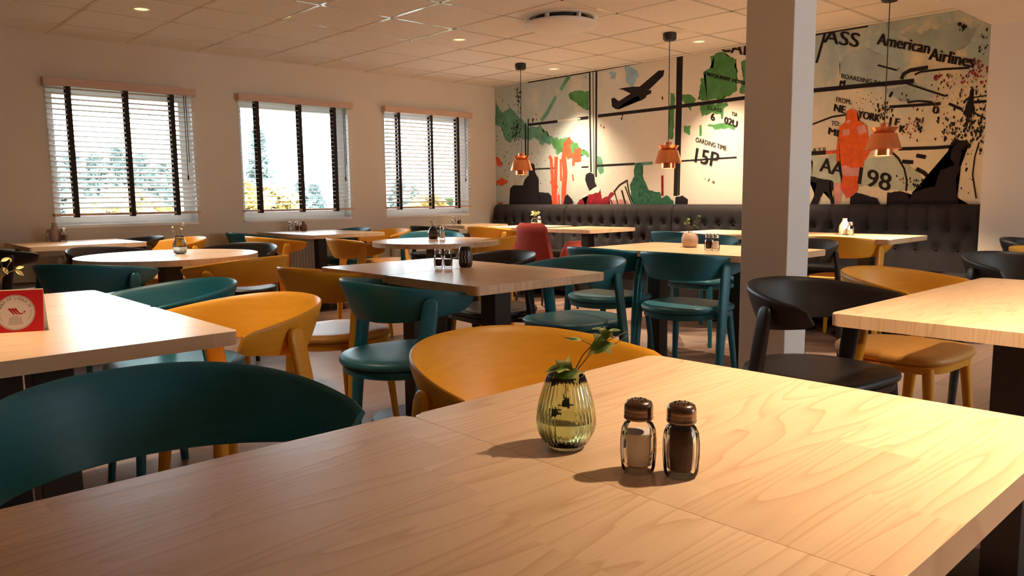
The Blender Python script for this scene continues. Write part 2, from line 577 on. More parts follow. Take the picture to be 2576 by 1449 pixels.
MURAL_Y0, MURAL_Y1 = LOW_Y-0.1, W_Y-0.004
mural = thing('mural', 'airport themed wallpaper mural with plane silhouette and boarding pass lettering behind the sofa', 'mural', (M_X, 4.5, 0))
M_paper = mat('mural_paper', (0.72, 0.68, 0.60), 0.7, spec=0.2)
g = G(M_paper)
co = g.n('ShaderNodeTexCoord').outputs['Object']
sp = g.n('ShaderNodeSeparateXYZ', {0: co})
yy, zz_ = sp.outputs[1], sp.outputs[2]
n1 = g.n('ShaderNodeTexNoise', {'Vector': g.n('ShaderNodeMapping', {'Vector': co, 'Scale': (1, 1.6, 0.9)}).outputs[0], 'Scale': 1.7, 'Detail': 7.0, 'Roughness': 0.62}).outputs[0]
n2 = g.n('ShaderNodeTexNoise', {'Vector': g.n('ShaderNodeMapping', {'Vector': co, 'Location': (3, 7, 1), 'Scale': (1, 1.2, 0.8)}).outputs[0], 'Scale': 1.1, 'Detail': 6.0, 'Roughness': 0.6}).outputs[0]
n3 = g.n('ShaderNodeTexNoise', {'Vector': co, 'Scale': 14.0, 'Detail': 6.0}).outputs[0]
# left end blue grey, middle plain cream, right end cloudy sky above and cream below
leftw = g.n('ShaderNodeMapRange', {'Value': yy, 'From Min': 0.3, 'From Max': 1.5, 'To Min': 0.0, 'To Max': 1.0}).outputs[0]
rightw = g.n('ShaderNodeMapRange', {'Value': yy, 'From Min': -1.2, 'From Max': -1.5, 'To Min': 0.0, 'To Max': 1.0}).outputs[0]
upw = g.n('ShaderNodeMapRange', {'Value': zz_, 'From Min': 1.55, 'From Max': 2.05, 'To Min': 0.0, 'To Max': 1.0}).outputs[0]
fl = g.math('MULTIPLY', leftw, g.n('ShaderNodeMapRange', {'Value': n1, 'From Min': 0.22, 'From Max': 0.50}).outputs[0])
fr = g.math('MULTIPLY', g.math('MULTIPLY', rightw, g.math('ADD', g.math('MULTIPLY', upw, 0.8), 0.2)), g.n('ShaderNodeMapRange', {'Value': n1, 'From Min': 0.36, 'From Max': 0.54}).outputs[0])
c = g.mix(g.math('MULTIPLY', n2, 0.35), (0.80, 0.73, 0.61), (0.62, 0.62, 0.58))
c = g.mix(g.math('MULTIPLY', rightw, 0.75), c, (0.78, 0.66, 0.42))
c = g.mix(g.math('MULTIPLY', fl, 0.8), c, (0.38, 0.50, 0.52))  # blue grey paper, with some window daylight put into the colour
c = g.mix(g.math('MULTIPLY', fr, 0.9), c, (0.33, 0.46, 0.49))
c = g.mix(g.math('MULTIPLY', g.n('ShaderNodeMapRange', {'Value': n3, 'From Min': 0.55, 'From Max': 0.75}).outputs[0], 0.25), c, (0.85, 0.82, 0.74))
g.link(c, 'Base Color')
bm = bmesh.new()
box(bm, -0.003, 0.0, MURAL_Y0-4.5, MURAL_Y1-4.5, 0.3, CEIL-0.005)
new_mesh_obj('wallpaper', bm, M_paper, mural)

def paint(name, col, var=0.5, scale=9.0):
    return noisy(name, tuple(v*(1-var*0.5) for v in col), tuple(min(1, v*(1+var*0.5)) for v in col), scale, 0.7, detail=7.0, spec=0.2)
P_green = paint('paint_green', (0.085, 0.26, 0.085))
P_sea = paint('paint_sea_green', (0.11, 0.30, 0.20))
P_dgreen = paint('paint_dark_green', (0.030, 0.13, 0.075), 0.8, 25)
P_blue = paint('paint_blue', (0.30, 0.48, 0.62), 0.35)
P_black = mat('paint_black', (0.014, 0.011, 0.013), 0.7, spec=0.2)
P_red = paint('paint_orange_red', (0.66, 0.10, 0.045), 0.35, 20)
P_crim = paint('paint_crimson', (0.25, 0.012, 0.022), 0.6, 25)
P_pink = paint('paint_pink', (0.62, 0.30, 0.26), 0.3)
P_orange = paint('paint_orange', (0.70, 0.115, 0.022), 0.3, 25)
P_pale = paint('paint_pale_blue', (0.44, 0.50, 0.40), 0.25)
P_white = paint('paint_white', (0.75, 0.71, 0.66), 0.15)
P_teal = paint('paint_grey_teal', (0.36, 0.44, 0.43), 0.5, 5)
layer = [0.0032]
def depth():
    layer[0] += 0.00004
    return -layer[0]
def ragged(pts, amt, sub=4, seed=0):
    """torn paint edge: the outline subdivided and pushed about by layered noise"""
    if not amt:
        return list(pts)
    out = []
    n = len(pts)
    for i in range(n):
        a, b = pts[i], pts[(i+1) % n]
        L = math.hypot(b[0]-a[0], b[1]-a[1])
        k = max(1, int(L/0.014))
        for j in range(k):
            t = j/k
            x, y = a[0]+(b[0]-a[0])*t, a[1]+(b[1]-a[1])*t
            dx = dy = 0
            for f, w in ((6, 0.9), (22, 0.6), (60, 0.45)):
                dx += w*noise.noise(Vector((x*f, y*f, seed*3.7)))
                dy += w*noise.noise(Vector((x*f+9.1, y*f, seed*3.7+50)))
            out.append((x+dx*amt*1.7, y+dy*amt*1.7))
    return out
def add_patch(bm, f, poly, amt=0.012, seed=1, x=None):
    pts = ragged([f(u, v) for u, v in poly], amt, seed=seed)
    x = depth() if x is None else x
    ar = sum(pts[i-1][0]*pts[i][1]-pts[i][0]*pts[i-1][1] for i in range(len(pts)))
    if ar > 0:
        pts.reverse()
    bm.faces.new([bm.verts.new((x, y-4.5, z)) for y, z in pts])
def patch(name, f, poly, M, amt=0.012, seed=1, label=None):
    bm = bmesh.new()
    add_patch(bm, f, poly, amt, seed)
    bmesh.ops.triangulate(bm, faces=bm.faces[:])
    o = new_mesh_obj(name, bm, M, mural)
    if label:
        o['label'] = label
    return o
def stroke(bm, f, pts, w, x=None):
    """painted line; w in metres"""
    P = [Vector(f(u, v)) for u, v in pts]
    x = depth() if x is None else x
    L, R = [], []
    for i, p in enumerate(P):
        d = (P[min(i+1, len(P)-1)]-P[max(i-1, 0)]).normalized()
        nrm = Vector((-d.y, d.x))*(w/2)
        L.append(p+nrm)
        R.append(p-nrm)
    for i in range(len(P)-1):
        q = [bm.verts.new((x, v.x-4.5, v.y)) for v in (L[i], L[i+1], R[i+1], R[i])]
        fc = bm.faces.new(q)
        fc.normal_update()
        if fc.normal.x > 0:
            fc.normal_flip()
def strokes(name, f, items, M):
    for pts, w in items:
        bm = bmesh.new()
        stroke(bm, f, pts, w)
        bmesh.ops.remove_doubles(bm, verts=bm.verts[:], dist=1e-7)
        new_mesh_obj(name, bm, M, mural)

# -- left half
patch('green_paint_patch', za, [(145,555),(200,640),(270,605),(300,690),(360,680),(410,735),(510,740),(525,800),(560,785),(585,835),(640,850),(730,855),(800,900),(885,960),(890,1000),(830,965),(760,985),(700,930),(650,965),(600,915),(560,880),(500,885),(450,840),(360,870),(300,830),(250,880),(200,770),(145,705)], P_sea, 0.03, 3)
patch('green_paint_patch', za, [(600,840),(640,850),(730,855),(800,900),(885,965),(885,975),(810,960),(750,985),(700,935),(650,960),(610,915)], P_green, 0.015, 5)
patch('green_paint_patch', za, [(725,490),(745,475),(790,460),(860,480),(885,468),(885,620),(870,620),(830,590),(780,560),(735,540)], P_green, 0.012, 4)
patch('green_paint_patch', za, [(1530,490),(1562,490),(1556,850),(1518,850)], P_green, 0.012, 6)
patch('green_paint_patch', za, [(1860,190),(1960,165),(2050,210),(2050,490),(1980,520),(1900,540),(1760,545),(1775,470),(1770,370),(1810,340),(1800,300),(1860,290)], P_green, 0.022, 7)
patch('green_paint_patch', za, [(2088,240),(2130,225),(2130,490),(2085,480),(2100,380)], P_green, 0.015, 8)
patch('green_paint_patch', za, [(1628,515),(1690,498),(1730,530),(1705,590),(1695,630),(1650,590)], P_green, 0.015, 9)
patch('green_paint_patch', za, [(1770,560),(1990,560),(1990,590),(1955,610),(1950,690),(1900,650),(1870,640),(1780,668)], P_green, 0.018, 10)
patch('green_paint_patch', za, [(1825,740),(1930,722),(2040,738),(2040,778),(1960,765),(1890,772)], P_green, 0.010, 11)
patch('green_paint_patch', za, [(1650,750),(1698,740),(1692,805),(1652,798)], P_green, 0.010, 12)
patch('green_paint_patch', za, [(1766,738),(1786,738),(1780,828),(1766,826)], P_green, 0.006, 13)
patch('green_paint_patch', za, [(955,985),(985,995),(1000,1060),(1005,1110),(980,1128),(955,1090)], P_sea, 0.010, 14)
patch('blue_paint_patch', za, [(1160,285),(1200,262),(1262,282),(1290,330),(1265,390),(1235,432),(1185,395)], P_blue, 0.02, 15)
patch('blue_paint_patch', za, [(1040,315),(1085,300),(1112,325),(1105,372),(1060,365)], P_blue, 0.02, 16)
strokes('window_frame_line', za, [
    ([(895,318),(897,700),(905,1112)], 0.022), ([(921,314),(924,690),(930,1130)], 0.010), ([(948,310),(946,700),(945,1150)], 0.026),
    ([(1601,190),(1595,580),(1575,1300)], 0.050), ([(1626,187),(1618,580),(1600,1295)], 0.022),
    ([(410,737),(640,710)], 0.030), ([(800,690),(885,680)], 0.034), ([(960,668),(1500,605),(2140,522)], 0.034),
    ([(455,1088),(620,1080)], 0.016), ([(830,1073),(885,1070)], 0.016), ([(950,1062),(1250,1046)], 0.024), ([(1610,1025),(1900,1005),(2060,995)], 0.016),
    ([(385,730),(388,1000)], 0.026), ([(408,690),(405,1010)], 0.020), ([(405,402),(880,322),(1580,194)], 0.014)], P_black)
strokes('pale_line', za, [([(908,318),(915,1110)], 0.010), ([(640,706),(820,688)], 0.020)], P_white)
strokes('green_line', za, [([(628,512),(560,640),(510,705)], 0.05), ([(735,350),(700,400),(665,460)], 0.05), ([(1250,1050),(1395,1040)], 0.03)], P_sea)
patch('airplane_silhouette', za, [(1487,305),(1478,350),(1360,465),(1385,462),(1380,490),(1345,505),(1340,522),(1305,545),(1285,550),(1290,520),(1265,510),(1140,585),(1122,616),(1095,610),(1072,592),(1082,578),(1066,530),(1090,522),(1125,550),(1220,490),(1210,475),(1160,460),(1120,455),(1160,445),(1235,435),(1290,435),(1440,308)], P_black, 0, 17, 'black airliner silhouette climbing to the right')
patch('person_silhouette', za, [(255,1392),(265,1240),(290,1215),(365,1215),(380,1170),(420,1130),(412,1060),(432,1040),(455,1050),(462,1120),(492,1170),(490,1270),(570,1275),(592,1300),(600,1392)], P_black, 0.003, 18, 'black seated figure with a suitcase')
strokes('red_paint_drip', za, [
    ([(745,850),(705,890),(690,1000),(700,1120),(690,1250),(690,1390)], 0.075), ([(740,855),(715,905),(740,1000)], 0.09), ([(575,985),(590,1010),(600,1180),(610,1390)], 0.045),
    ([(630,990),(625,1120),(622,1300),(628,1390)], 0.055), ([(585,1180),(640,1240)], 0.05), ([(665,1010),(668,1180)], 0.03), ([(770,960),(765,1060)], 0.04), ([(650,1290),(652,1390)], 0.03),
    ([(800,925),(800,1030)], 0.10), ([(760,1130),(765,1180)], 0.02)], P_red)
patch('red_paint_patch', za, [(150,985),(185,1010),(200,1070),(160,1062)], P_red, 0.012, 20)
patch('red_paint_patch', za, [(150,1188),(190,1155),(252,1185),(200,1218),(160,1212)], P_red, 0.010, 21)
patch('red_paint_patch', za, [(165,1350),(212,1352),(180,1378)], P_red, 0.008, 22)
patch('pink_paint_patch', za, [(1050,1392),(1038,1330),(1180,1330),(1245,1392)], P_pink, 0.006, 23)
patch('crimson_paint_patch', za, [(690,1392),(745,1355),(790,1380),(812,1330),(838,1318),(855,1370),(888,1300),(940,1270),(985,1240),(1000,1310),(1035,1300),(1060,1260),(1092,1268),(1050,1330),(1055,1392)], P_crim, 0.018, 24)
patch('white_paint_patch', za, [(885,1285),(905,1240),(950,1225),(985,1240),(970,1270),(930,1285)], P_white, 0.008, 25)
patch('person_silhouette', za, [(860,1170),(866,1130),(895,1112),(930,1130),(938,1190),(952,1222),(920,1242),(892,1262),(872,1212)], P_black, 0.003, 26, 'black head of a traveller in a crimson coat')
patch('person_silhouette', za, [(688,1372),(698,1305),(718,1286),(750,1320),(770,1355),(735,1365)], P_black, 0.003, 27)
strokes('chair_line', za, [([(1085,1270),(1130,1215),(1195,1175)], 0.018), ([(1090,1262),(1125,1388)], 0.014), ([(1148,1255),(1185,1388)], 0.020), ([(1175,1225),(1235,1388)], 0.014), ([(1190,1178),(1205,1270),(1250,1388)], 0.014), ([(1060,1330),(1085,1388)], 0.014)], P_black)
patch('person_silhouette', za, [(1240,1392),(1228,1270),(1213,1212),(1245,1145),(1250,1062),(1270,1038),(1302,1036),(1318,1058),(1310,1135),(1335,1195),(1362,1262),(1445,1275),(1465,1325),(1510,1290),(1555,1330),(1575,1392)], P_dgreen, 0.010, 28, 'dark green seated figure in profile')
patch('black_paint_patch', za, [(1568,1385),(1575,1300),(1620,1288),(1682,1320),(1675,1378)], P_black, 0.012, 29)
strokes('red_brown_line', za, [([(1471,1138),(1472,1300)], 0.028)], P_crim)

# -- right half
for i, pl in enumerate(([(630,140),(720,125),(830,112),(800,165),(700,200),(640,205)], [(300,420),(380,330),(470,310),(700,420),(760,520),(620,560),(330,600),(290,500)],
                        [(700,240),(900,210),(1080,140),(1220,200),(1150,330),(1000,390),(850,300)], [(620,600),(780,560),(960,640),(900,670),(740,680),(620,640)])):
    patch('teal_paint_patch', zb_, pl, P_teal, 0.022, 40+i)
patch('pale_paint_patch', zb_, [(100,1050),(280,1045),(470,1075),(640,1065),(780,1090),(830,1135),(870,1225),(800,1275),(620,1300),(450,1250),(260,1235),(100,1185)], P_pale, 0.02, 45)
patch('grey_paint_patch', zb_, [(142,232),(208,215),(150,425),(136,425)], P_teal, 0.0, 46)
strokes('window_frame_line', zb_, [([(140,228),(300,200),(495,170)], 0.032), ([(207,215),(147,425)], 0.022), ([(120,612),(450,580),(805,548)], 0.036), ([(105,1036),(212,1030)], 0.034), ([(700,1006),(950,998),(1188,980)], 0.026)], P_black)
strokes('aircraft_outline', zb_, [
    ([(720,535),(735,500),(780,475),(900,455)], 0.03), ([(810,505),(850,485),(1000,468),(1180,458)], 0.016), ([(760,565),(880,605),(1020,650)], 0.014), ([(640,722),(800,712),(985,700)], 0.022),
    ([(760,692),(830,682),(930,690)], 0.016), ([(120,840),(250,790),(380,770)], 0.014), ([(1040,700),(1130,740)], 0.02), ([(1210,690),(1298,684)], 0.02), ([(1200,660),(1295,645)], 0.01),
    ([(1200,760),(1290,800)], 0.012), ([(650,1022),(700,1070),(740,1140),(757,1220),(752,1290)], 0.015), ([(820,1050),(885,1062)], 0.03), ([(560,440),(690,475)], 0.014), ([(1245,960),(1215,1060),(1200,1180),(1225,1340)], 0.010),
    ([(725,1090),(800,1096)], 0.03), ([(640,655),(660,620)], 0.022), ([(820,1140),(870,1165),(925,1215)], 0.03)], P_black)
patch('city_silhouette', zb_, [(370,1392),(382,1320),(420,1302),(560,1340),(580,1385),(620,1385),(625,1300),(700,1288),(760,1300),(775,1345),(800,1290),(870,1245),(940,1262),(965,1190),(985,1140),(1025,1135),(1080,1110),(1050,1050),(1058,980),(1085,930),(1120,955),(1170,950),(1186,978),(1130,1000),(1115,1100),(1120,1140),(1085,1205),(1092,1300),(1112,1378),(1180,1385),(1258,1372),(1258,1400),(370,1400)], P_black, 0.006, 47)
patch('city_silhouette', zb_, [(93,1178),(150,1200),(250,1225),(262,1262),(235,1300),(270,1370),(245,1380),(215,1290),(190,1300),(150,1390),(100,1390),(140,1300),(148,1235),(95,1215)], P_black, 0.008, 48)
patch('pink_paint_patch', zb_, [(262,1240),(300,1232),(320,1290),(300,1378),(258,1378)], P_pink, 0.01, 49)
patch('orange_figure', zb_, [(385,730),(422,748),(425,800),(488,850),(500,950),(522,1012),(480,1065),(450,1150),(428,1290),(395,1320),(370,1330),(312,1275),(318,1130),(278,1080),(288,960),(303,855),(345,822),(346,755)], P_orange, 0.008, 50, 'orange figure of a walking traveller')
patch('pink_paint_patch', zb_, [(312,1120),(452,1122),(440,1180),(380,1190),(318,1180)], P_pink, 0.012, 51)
patch('pink_paint_patch', zb_, [(312,1270),(420,1255),(412,1310),(360,1335)], P_red, 0.012, 52)
strokes('red_line', zb_, [([(210,1030),(295,1025)], 0.03)], P_red)
strokes('pale_line', zb_, [([(425,885),(480,865)], 0.07), ([(322,898),(370,890)], 0.045), ([(350,825),(375,815)], 0.02)], P_pink)
patch('tree_trunk_silhouette', zb_, [(1183,608),(1222,612),(1215,680),(1205,790),(1160,800),(1146,760),(1150,705),(1175,695)], P_black, 0.018, 53)

# splashes of paint: nobody could count them
def splats(name, M, spec, seed):
    rnd = random.Random(seed)
    bm = bmesh.new()
    x = depth()
    for f, cx, cy_, sx, sy, n, r in spec:
        for _ in range(n):
            y, z = f(rnd.gauss(cx, sx), rnd.gauss(cy_, sy))
            if z > CEIL-0.02 or y > W_Y-0.02 or z < 1.0 or y < LOW_Y:
                continue
            k = rnd.randint(5, 8)
            rr = 0.62*r*rnd.uniform(0.3, 1.3)
            pts = []
            for i in range(k):
                a = -2*PI*i/k
                q = rr*rnd.uniform(0.4, 1.3)
                pts.append((x-rnd.random()*1e-5, y+q*math.cos(a)*0.7-4.5, z+q*math.sin(a)*1.2))
            bm.faces.new([bm.verts.new(p) for p in pts][::-1])
    bmesh.ops.recalc_face_normals(bm, faces=bm.faces[:])
    for fc in bm.faces:
        if fc.normal.x > 0:
            fc.normal_flip()
    o = new_mesh_obj(name, bm, M, mural)
    o['kind'] = 'stuff'
splats('black_paint_splashes', P_black, [(za,335,520,14,90,50,0.022),(za,315,780,18,60,60,0.022),(za,200,700,40,140,25,0.016),(za,250,1000,60,130,40,0.016),(za,570,900,60,120,20,0.012),(za,460,680,15,20,6,0.03),(za,860,350,20,15,6,0.015),(za,460,1200,50,50,25,0.015),
    (za,1170,700,40,20,4,0.02),(za,1460,515,6,6,2,0.03),(zb_,1190,820,60,110,150,0.020),(zb_,1240,880,50,60,60,0.018),(zb_,1050,880,60,60,60,0.018),(zb_,840,850,20,50,30,0.018),(zb_,600,745,35,30,45,0.018),(zb_,450,680,60,30,30,0.010),(zb_,1150,600,90,60,60,0.014),(zb_,750,650,12,20,8,0.015),(zb_,1265,275,25,60,14,0.014),(zb_,1135,185,10,14,7,0.03),(zb_,800,1240,40,20,30,0.016),(zb_,1190,1260,30,60,8,0.016)], 60)
splats('red_paint_splashes', P_crim, [(zb_,1230,480,35,35,60,0.016),(zb_,1080,560,70,40,30,0.012),(zb_,960,520,15,12,6,0.025),(zb_,780,850,30,40,30,0.014),(zb_,960,720,40,40,14,0.012),(zb_,733,1220,6,20,8,0.012),(za,1000,740,10,10,3,0.02)], 61)

# lettering
def text_bm(s):
    cu_ = bpy.data.curves.new('lettering', 'FONT')
    cu_.body = s
    cu_.size = 1.0
    cu_.fill_mode = 'FRONT'
    cu_.resolution_u = 3
    ob = bpy.data.objects.new('lettering', cu_)
    COL.objects.link(ob)
    dg = bpy.context.evaluated_depsgraph_get()
    me = bpy.data.meshes.new_from_object(ob.evaluated_get(dg))
    bpy.data.objects.remove(ob)
    bpy.data.curves.remove(cu_)
    bm = bmesh.new()
    bm.from_mesh(me)
    bpy.data.meshes.remove(me)
    return bm
def lettering(s, f, p0, p1, upv, bold=0.0, M=P_black, space=None):
    bm = text_bm(s)
    x0 = min(v.co.x for v in bm.verts)
    x1 = max(v.co.x for v in bm.verts)
    P0, P1 = Vector(f(*p0)), Vector(f(*p1))
    U = Vector(f(p0[0]+upv[0], p0[1]+upv[1]))-P0
    x = depth()
    for v in bm.verts:
        q = P0+(P1-P0)*((v.co.x-x0)/(x1-x0))+U*(v.co.y/0.70)
        v.co = Vector((x, q.x-4.5, q.y))
    if bold:
        e = bmesh.ops.duplicate(bm, geom=bm.verts[:]+bm.edges[:]+bm.faces[:])
        vs = [v for v in e['geom'] if isinstance(v, bmesh.types.BMVert)]
        e2 = bmesh.ops.duplicate(bm, geom=e['geom'])
        vs2 = [v for v in e2['geom'] if isinstance(v, bmesh.types.BMVert)]
        for v in vs:
            v.co += Vector((-0.000012, bold, bold*0.4))
        for v in vs2:
            v.co += Vector((-0.000024, -bold, -bold*0.4))
    bm.normal_update()
    for fc in bm.faces:
        if fc.normal.x > 0:
            fc.normal_flip()
    # nothing above the ceiling
    bmesh.ops.bisect_plane(bm, geom=bm.verts[:]+bm.edges[:]+bm.faces[:], plane_co=(0, 0, CEIL-0.006), plane_no=(0, 0, 1), clear_outer=True)
    new_mesh_obj('lettering', bm, M, mural)
lettering('CAR', za, (1922,152), (2190,196), (12,-100), 0.0045)
lettering('FREQUENT FLYER', za, (1808,343), (2140,425), (3,-26), 0.004)
lettering('CLASS', za, (1828,612), (1940,637), (3,-26), 0.0012)
lettering('6', za, (1857,700), (1885,704), (2,-58), 0.0045)
lettering('02U', za, (1962,722), (2062,758), (6,-52), 0.0045)
lettering('TSA', za, (2020,660), (2064,672), (2,-28), 0.0012)
lettering('OARDING TIME', za, (1735,870), (1978,942), (4,-36), 0.0012)
lettering('15P', za, (1728,1030), (1908,1072), (16,-112), 0.0045)
lettering('- / a', za, (1800,1168), (1888,1200), (2,-22), 0.0012)
lettering('ASS', zb_, (195,287), (428,320), (14,-92), 0.0045)
lettering('American', zb_, (555,300), (905,364), (16,-76), 0.005)
lettering('Airlines', zb_, (905,402), (1205,458), (16,-80), 0.005)
lettering('BOARDING PASS', zb_, (315,527), (622,588), (3,-30), 0.0012)
lettering('M', zb_, (304,583), (336,583), (6,-40), 0.005)
lettering('FROM:', zb_, (280,688), (378,708), (3,-34), 0.0012)
lettering('NE', zb_, (265,750), (338,768), (8,-50), 0.0045)
lettering('YORK', zb_, (425,795), (572,825), (8,-50), 0.0045)
lettering('J F', zb_, (630,838), (702,850), (8,-48), 0.005)
lettering('K', zb_, (708,892), (745,898), (6,-48), 0.005)
lettering('TO:', zb_, (247,848), (300,852), (3,-32), 0.0012)
lettering('MI', zb_, (228,905), (292,924), (6,-46), 0.005)
lettering('0', zb_, (930,765), (968,770), (8,-48), 0.004)
lettering('AA', zb_, (168,1155), (322,1195), (16,-95), 0.0045)
lettering('198', zb_, (428,1240), (640,1292), (16,-115), 0.0045)
lettering('A 5 II', zb_, (120,1026), (206,1020), (2,-24), 0.0012)

# ------------------------------------------------------------------ tufted sofa along the mural wall
SOFA_Y = [7.19, 5.97, 4.52, 3.12, 1.765]
SOFA_LAB = ['charcoal tufted sofa section in the corner beside the window wall', 'charcoal tufted sofa section behind the red armchair table', 'charcoal tufted sofa section below the boarding time lettering, left of the pillar', 'dark tufted sofa section at the right end, behind the table with the ivory vase']
def sofa(y1, y0, label, rounded=False):
    L = y1-y0-0.006
    r = thing('sofa', label, 'sofa', (M_X-0.008, (y0+y1)/2, 0), 0, 'tufted sofa sections along the mural')
    h = L/2
    # tufted back, a deformed grid
    nb = max(6, round(L/0.155))
    ny, nz_ = nb*8, 26
    zlo, zhi = 0.40, 0.955
    def bump(u, z):
        """depth of the quilted face at width u (0..nb) and height z"""
        b = 0.0
        for row, zr in enumerate((0.78, 0.62)):
            off = 0.5*(row % 2)
            k = round(u-off-0.5)+off+0.5
            if k <= 0.4 or k >= nb-0.4:
                continue
            d2 = ((u-k)*0.155/0.035)**2+((z-zr)/0.035)**2
            b -= 0.030*math.exp(-d2)
        if z > 0.78:
            k = abs(u-round(u-0.5)-0.5)
            b -= 0.011*math.exp(-(k*0.155/0.013)**2)*min(1, (z-0.78)/0.05)*(1 if 0.6 < u < nb-0.6 else 0)
        if z < 0.62:
            k = abs(u-round(u))
            b -= 0.010*math.exp(-(k*0.155/0.013)**2)*(1 if 0.6 < u < nb-0.6 else 0)
        if 0.62 < z < 0.78:
            for sgn in (-1, 1):
                kk = (u-0.5)+sgn*(0.78-z)/0.16*0.5
                d = abs(kk-round(kk))
                b -= 0.009*math.exp(-(d*0.155/0.014)**2)*(1 if 0.6 < u < nb-0.6 else 0)
        return b
    bm = bmesh.new()
    grid = []
    prof = []
    for j in range(nz_+1):
        z = zlo+(zhi-zlo)*j/nz_
        prof.append((z, -0.17+0.05*(z-zlo)/(zhi-zlo)))
    for i in range(ny+1):
        u = nb*i/ny
        y = -h+L*i/ny
        e = min(i, ny-i)/ny*L
        endr = 0.03*(1-min(1, e/0.035))**2
        col_ = []
        for z, x in prof:
            topr = 0.04*max(0, (z-(zhi-0.06))/0.06)**2
            zz = z-(0.012*math.exp(-(abs(u-round(u-0.5)-0.5)*0.155/0.02)**2) if z > zhi-0.02 else 0)
            col_.append(bm.verts.new((x-bump(u, z)+endr+topr, y, zz)))
        col_.append(bm.verts.new((-0.05, y, zhi+0.008)))
        col_.append(bm.verts.new((0.0, y, zhi-0.01)))
        col_.append(bm.verts.new((0.0, y, zlo)))
        grid.append(col_)
    for a, b in zip(grid[:-1], grid[1:]):
        for j in range(len(a)-1):
            bm.faces.new((a[j], a[j+1], b[j+1], b[j]))
    bm.faces.new(grid[0][::-1])
    bm.faces.new(grid[-1])
    bmesh.ops.recalc_face_normals(bm, faces=bm.faces[:])
    back = new_mesh_obj('backrest', bm, M_sofa, r, True, 60)
    for row, zr in enumerate((0.78, 0.62)):
        off = 0.5*(row % 2)
        for k in range(nb):
            u = k+0.5+off
            if u > nb-0.6:
                continue
            bm = bmesh.new()
            bmesh.ops.create_icosphere(bm, subdivisions=1, radius=0.011, matrix=Matrix.Translation((-0.17+0.05*(zr-zlo)/(zhi-zlo)+0.028, -h+L*u/nb, zr)))
            new_mesh_obj('button', bm, M_sofa, back)
    bm = bmesh.new()
    box(bm, -0.66, -0.135, -h, h, 0.30, 0.455, 0.03)
    new_mesh_obj('seat', bm, M_sofa, r, True, 50)
    bm = bmesh.new()
    box(bm, -0.63, 0.0, -h+0.01, h-0.01, 0.06, 0.30, 0.006)
    box(bm, -0.135, 0.0, -h+0.01, h-0.01, 0.30, 0.40)
    new_mesh_obj('base', bm, M_sofa, r)
    bm = bmesh.new()
    for sx in (-0.58, -0.05):
        for sy in (-h+0.08, h-0.08):
            lathe(bm, [(0.02, 0), (0.026, 0.065)], 12, (sx, sy, 0))
    new_mesh_obj('feet', bm, M_black_metal, r)
for i in range(4):
    sofa(SOFA_Y[i], SOFA_Y[i+1], SOFA_LAB[i])
# ------------------------------------------------------------------ lamps
WARM = (1.0, 0.75, 0.50)
LAMP_GAIN = 2.8
def spot(name, parent, loc, watts, size, blend=0.6, radius=0.03, col=WARM, aim=None):
    l = bpy.data.lights.new(name, 'SPOT')
    l.energy = watts*LAMP_GAIN
    l.color = col
    l.spot_size = math.radians(size)
    l.spot_blend = blend
    l.shadow_soft_size = radius
    o = bpy.data.objects.new(name, l)
    COL.objects.link(o)
    o.parent = parent
    o.location = loc
    if aim:
        o.rotation_euler = Vector(aim).to_track_quat('-Z', 'Y').to_euler()
    return o
M_lens = mat('downlight_lens', (0.8, 0.72, 0.6), 0.3)
M_lens.node_tree.nodes['Principled BSDF'].inputs['Emission Color'].default_value = (1, 0.75, 0.45, 1)
M_lens.node_tree.nodes['Principled BSDF'].inputs['Emission Strength'].default_value = 0.35
DL_W = 70.0
def downlight(x, y, label, watts=DL_W, size=82, z=CEIL, aim=None, blend=0.85):
    r = thing('ceiling_downlight', label, 'light', (x, y, z), 0, 'recessed ceiling downlights')
    bm = bmesh.new()
    lathe(bm, [(0.046, -0.001), (0.052, -0.006), (0.060, -0.005), (0.064, 0.0)], 32, cap0=False, cap1=False)
    new_mesh_obj('trim_ring', bm, M_white, r, True)
    bm = bmesh.new()
    lathe(bm, [(0.0005, -0.0015), (0.046, -0.0015)], 32)
    new_mesh_obj('lens', bm, M_lens, r)
    spot('downlight_lamp', r, (0, 0, -0.012), watts, size, blend, 0.03, aim=aim)
    return r
downlight(1.94, 5.90, 'small recessed downlight in the ceiling above the window farthest from the mural', 55)
downlight(4.34, 5.28, 'small recessed downlight left of the round ceiling vent', 55)
downlight(6.03, 3.98, 'small recessed downlight near the top of the mural, right of the middle pendant', 75, 95)
downlight(6.09, 5.83, 'small recessed downlight near the mural, right of the smallest looking pendant', 75, 95)
# the rest of the same grid, above and behind the viewer
for x, y, w, z, sz, where in ((1.66, 0.06, 100, LOW_Z, 97, 'over the right side of the foreground table'), (2.85, 0.10, 40, LOW_Z, 90, 'over the long right table'), (0.40, 2.55, 52, CEIL, 80, 'over the left table with the red card'),
                       (2.9, 3.2, 14, CEIL, 70, 'over the zigzag vase table'), (3.95, 2.5, 60, CEIL, 76, 'over the potted plant table'), (1.6, 4.3, 40, CEIL, 70, 'over the glaring round table'), (4.3, 0.3, 20, LOW_Z, 76, 'over the black chair at the right edge')):
    downlight(x, y, 'recessed downlight above the picture, '+where, w, sz, z)

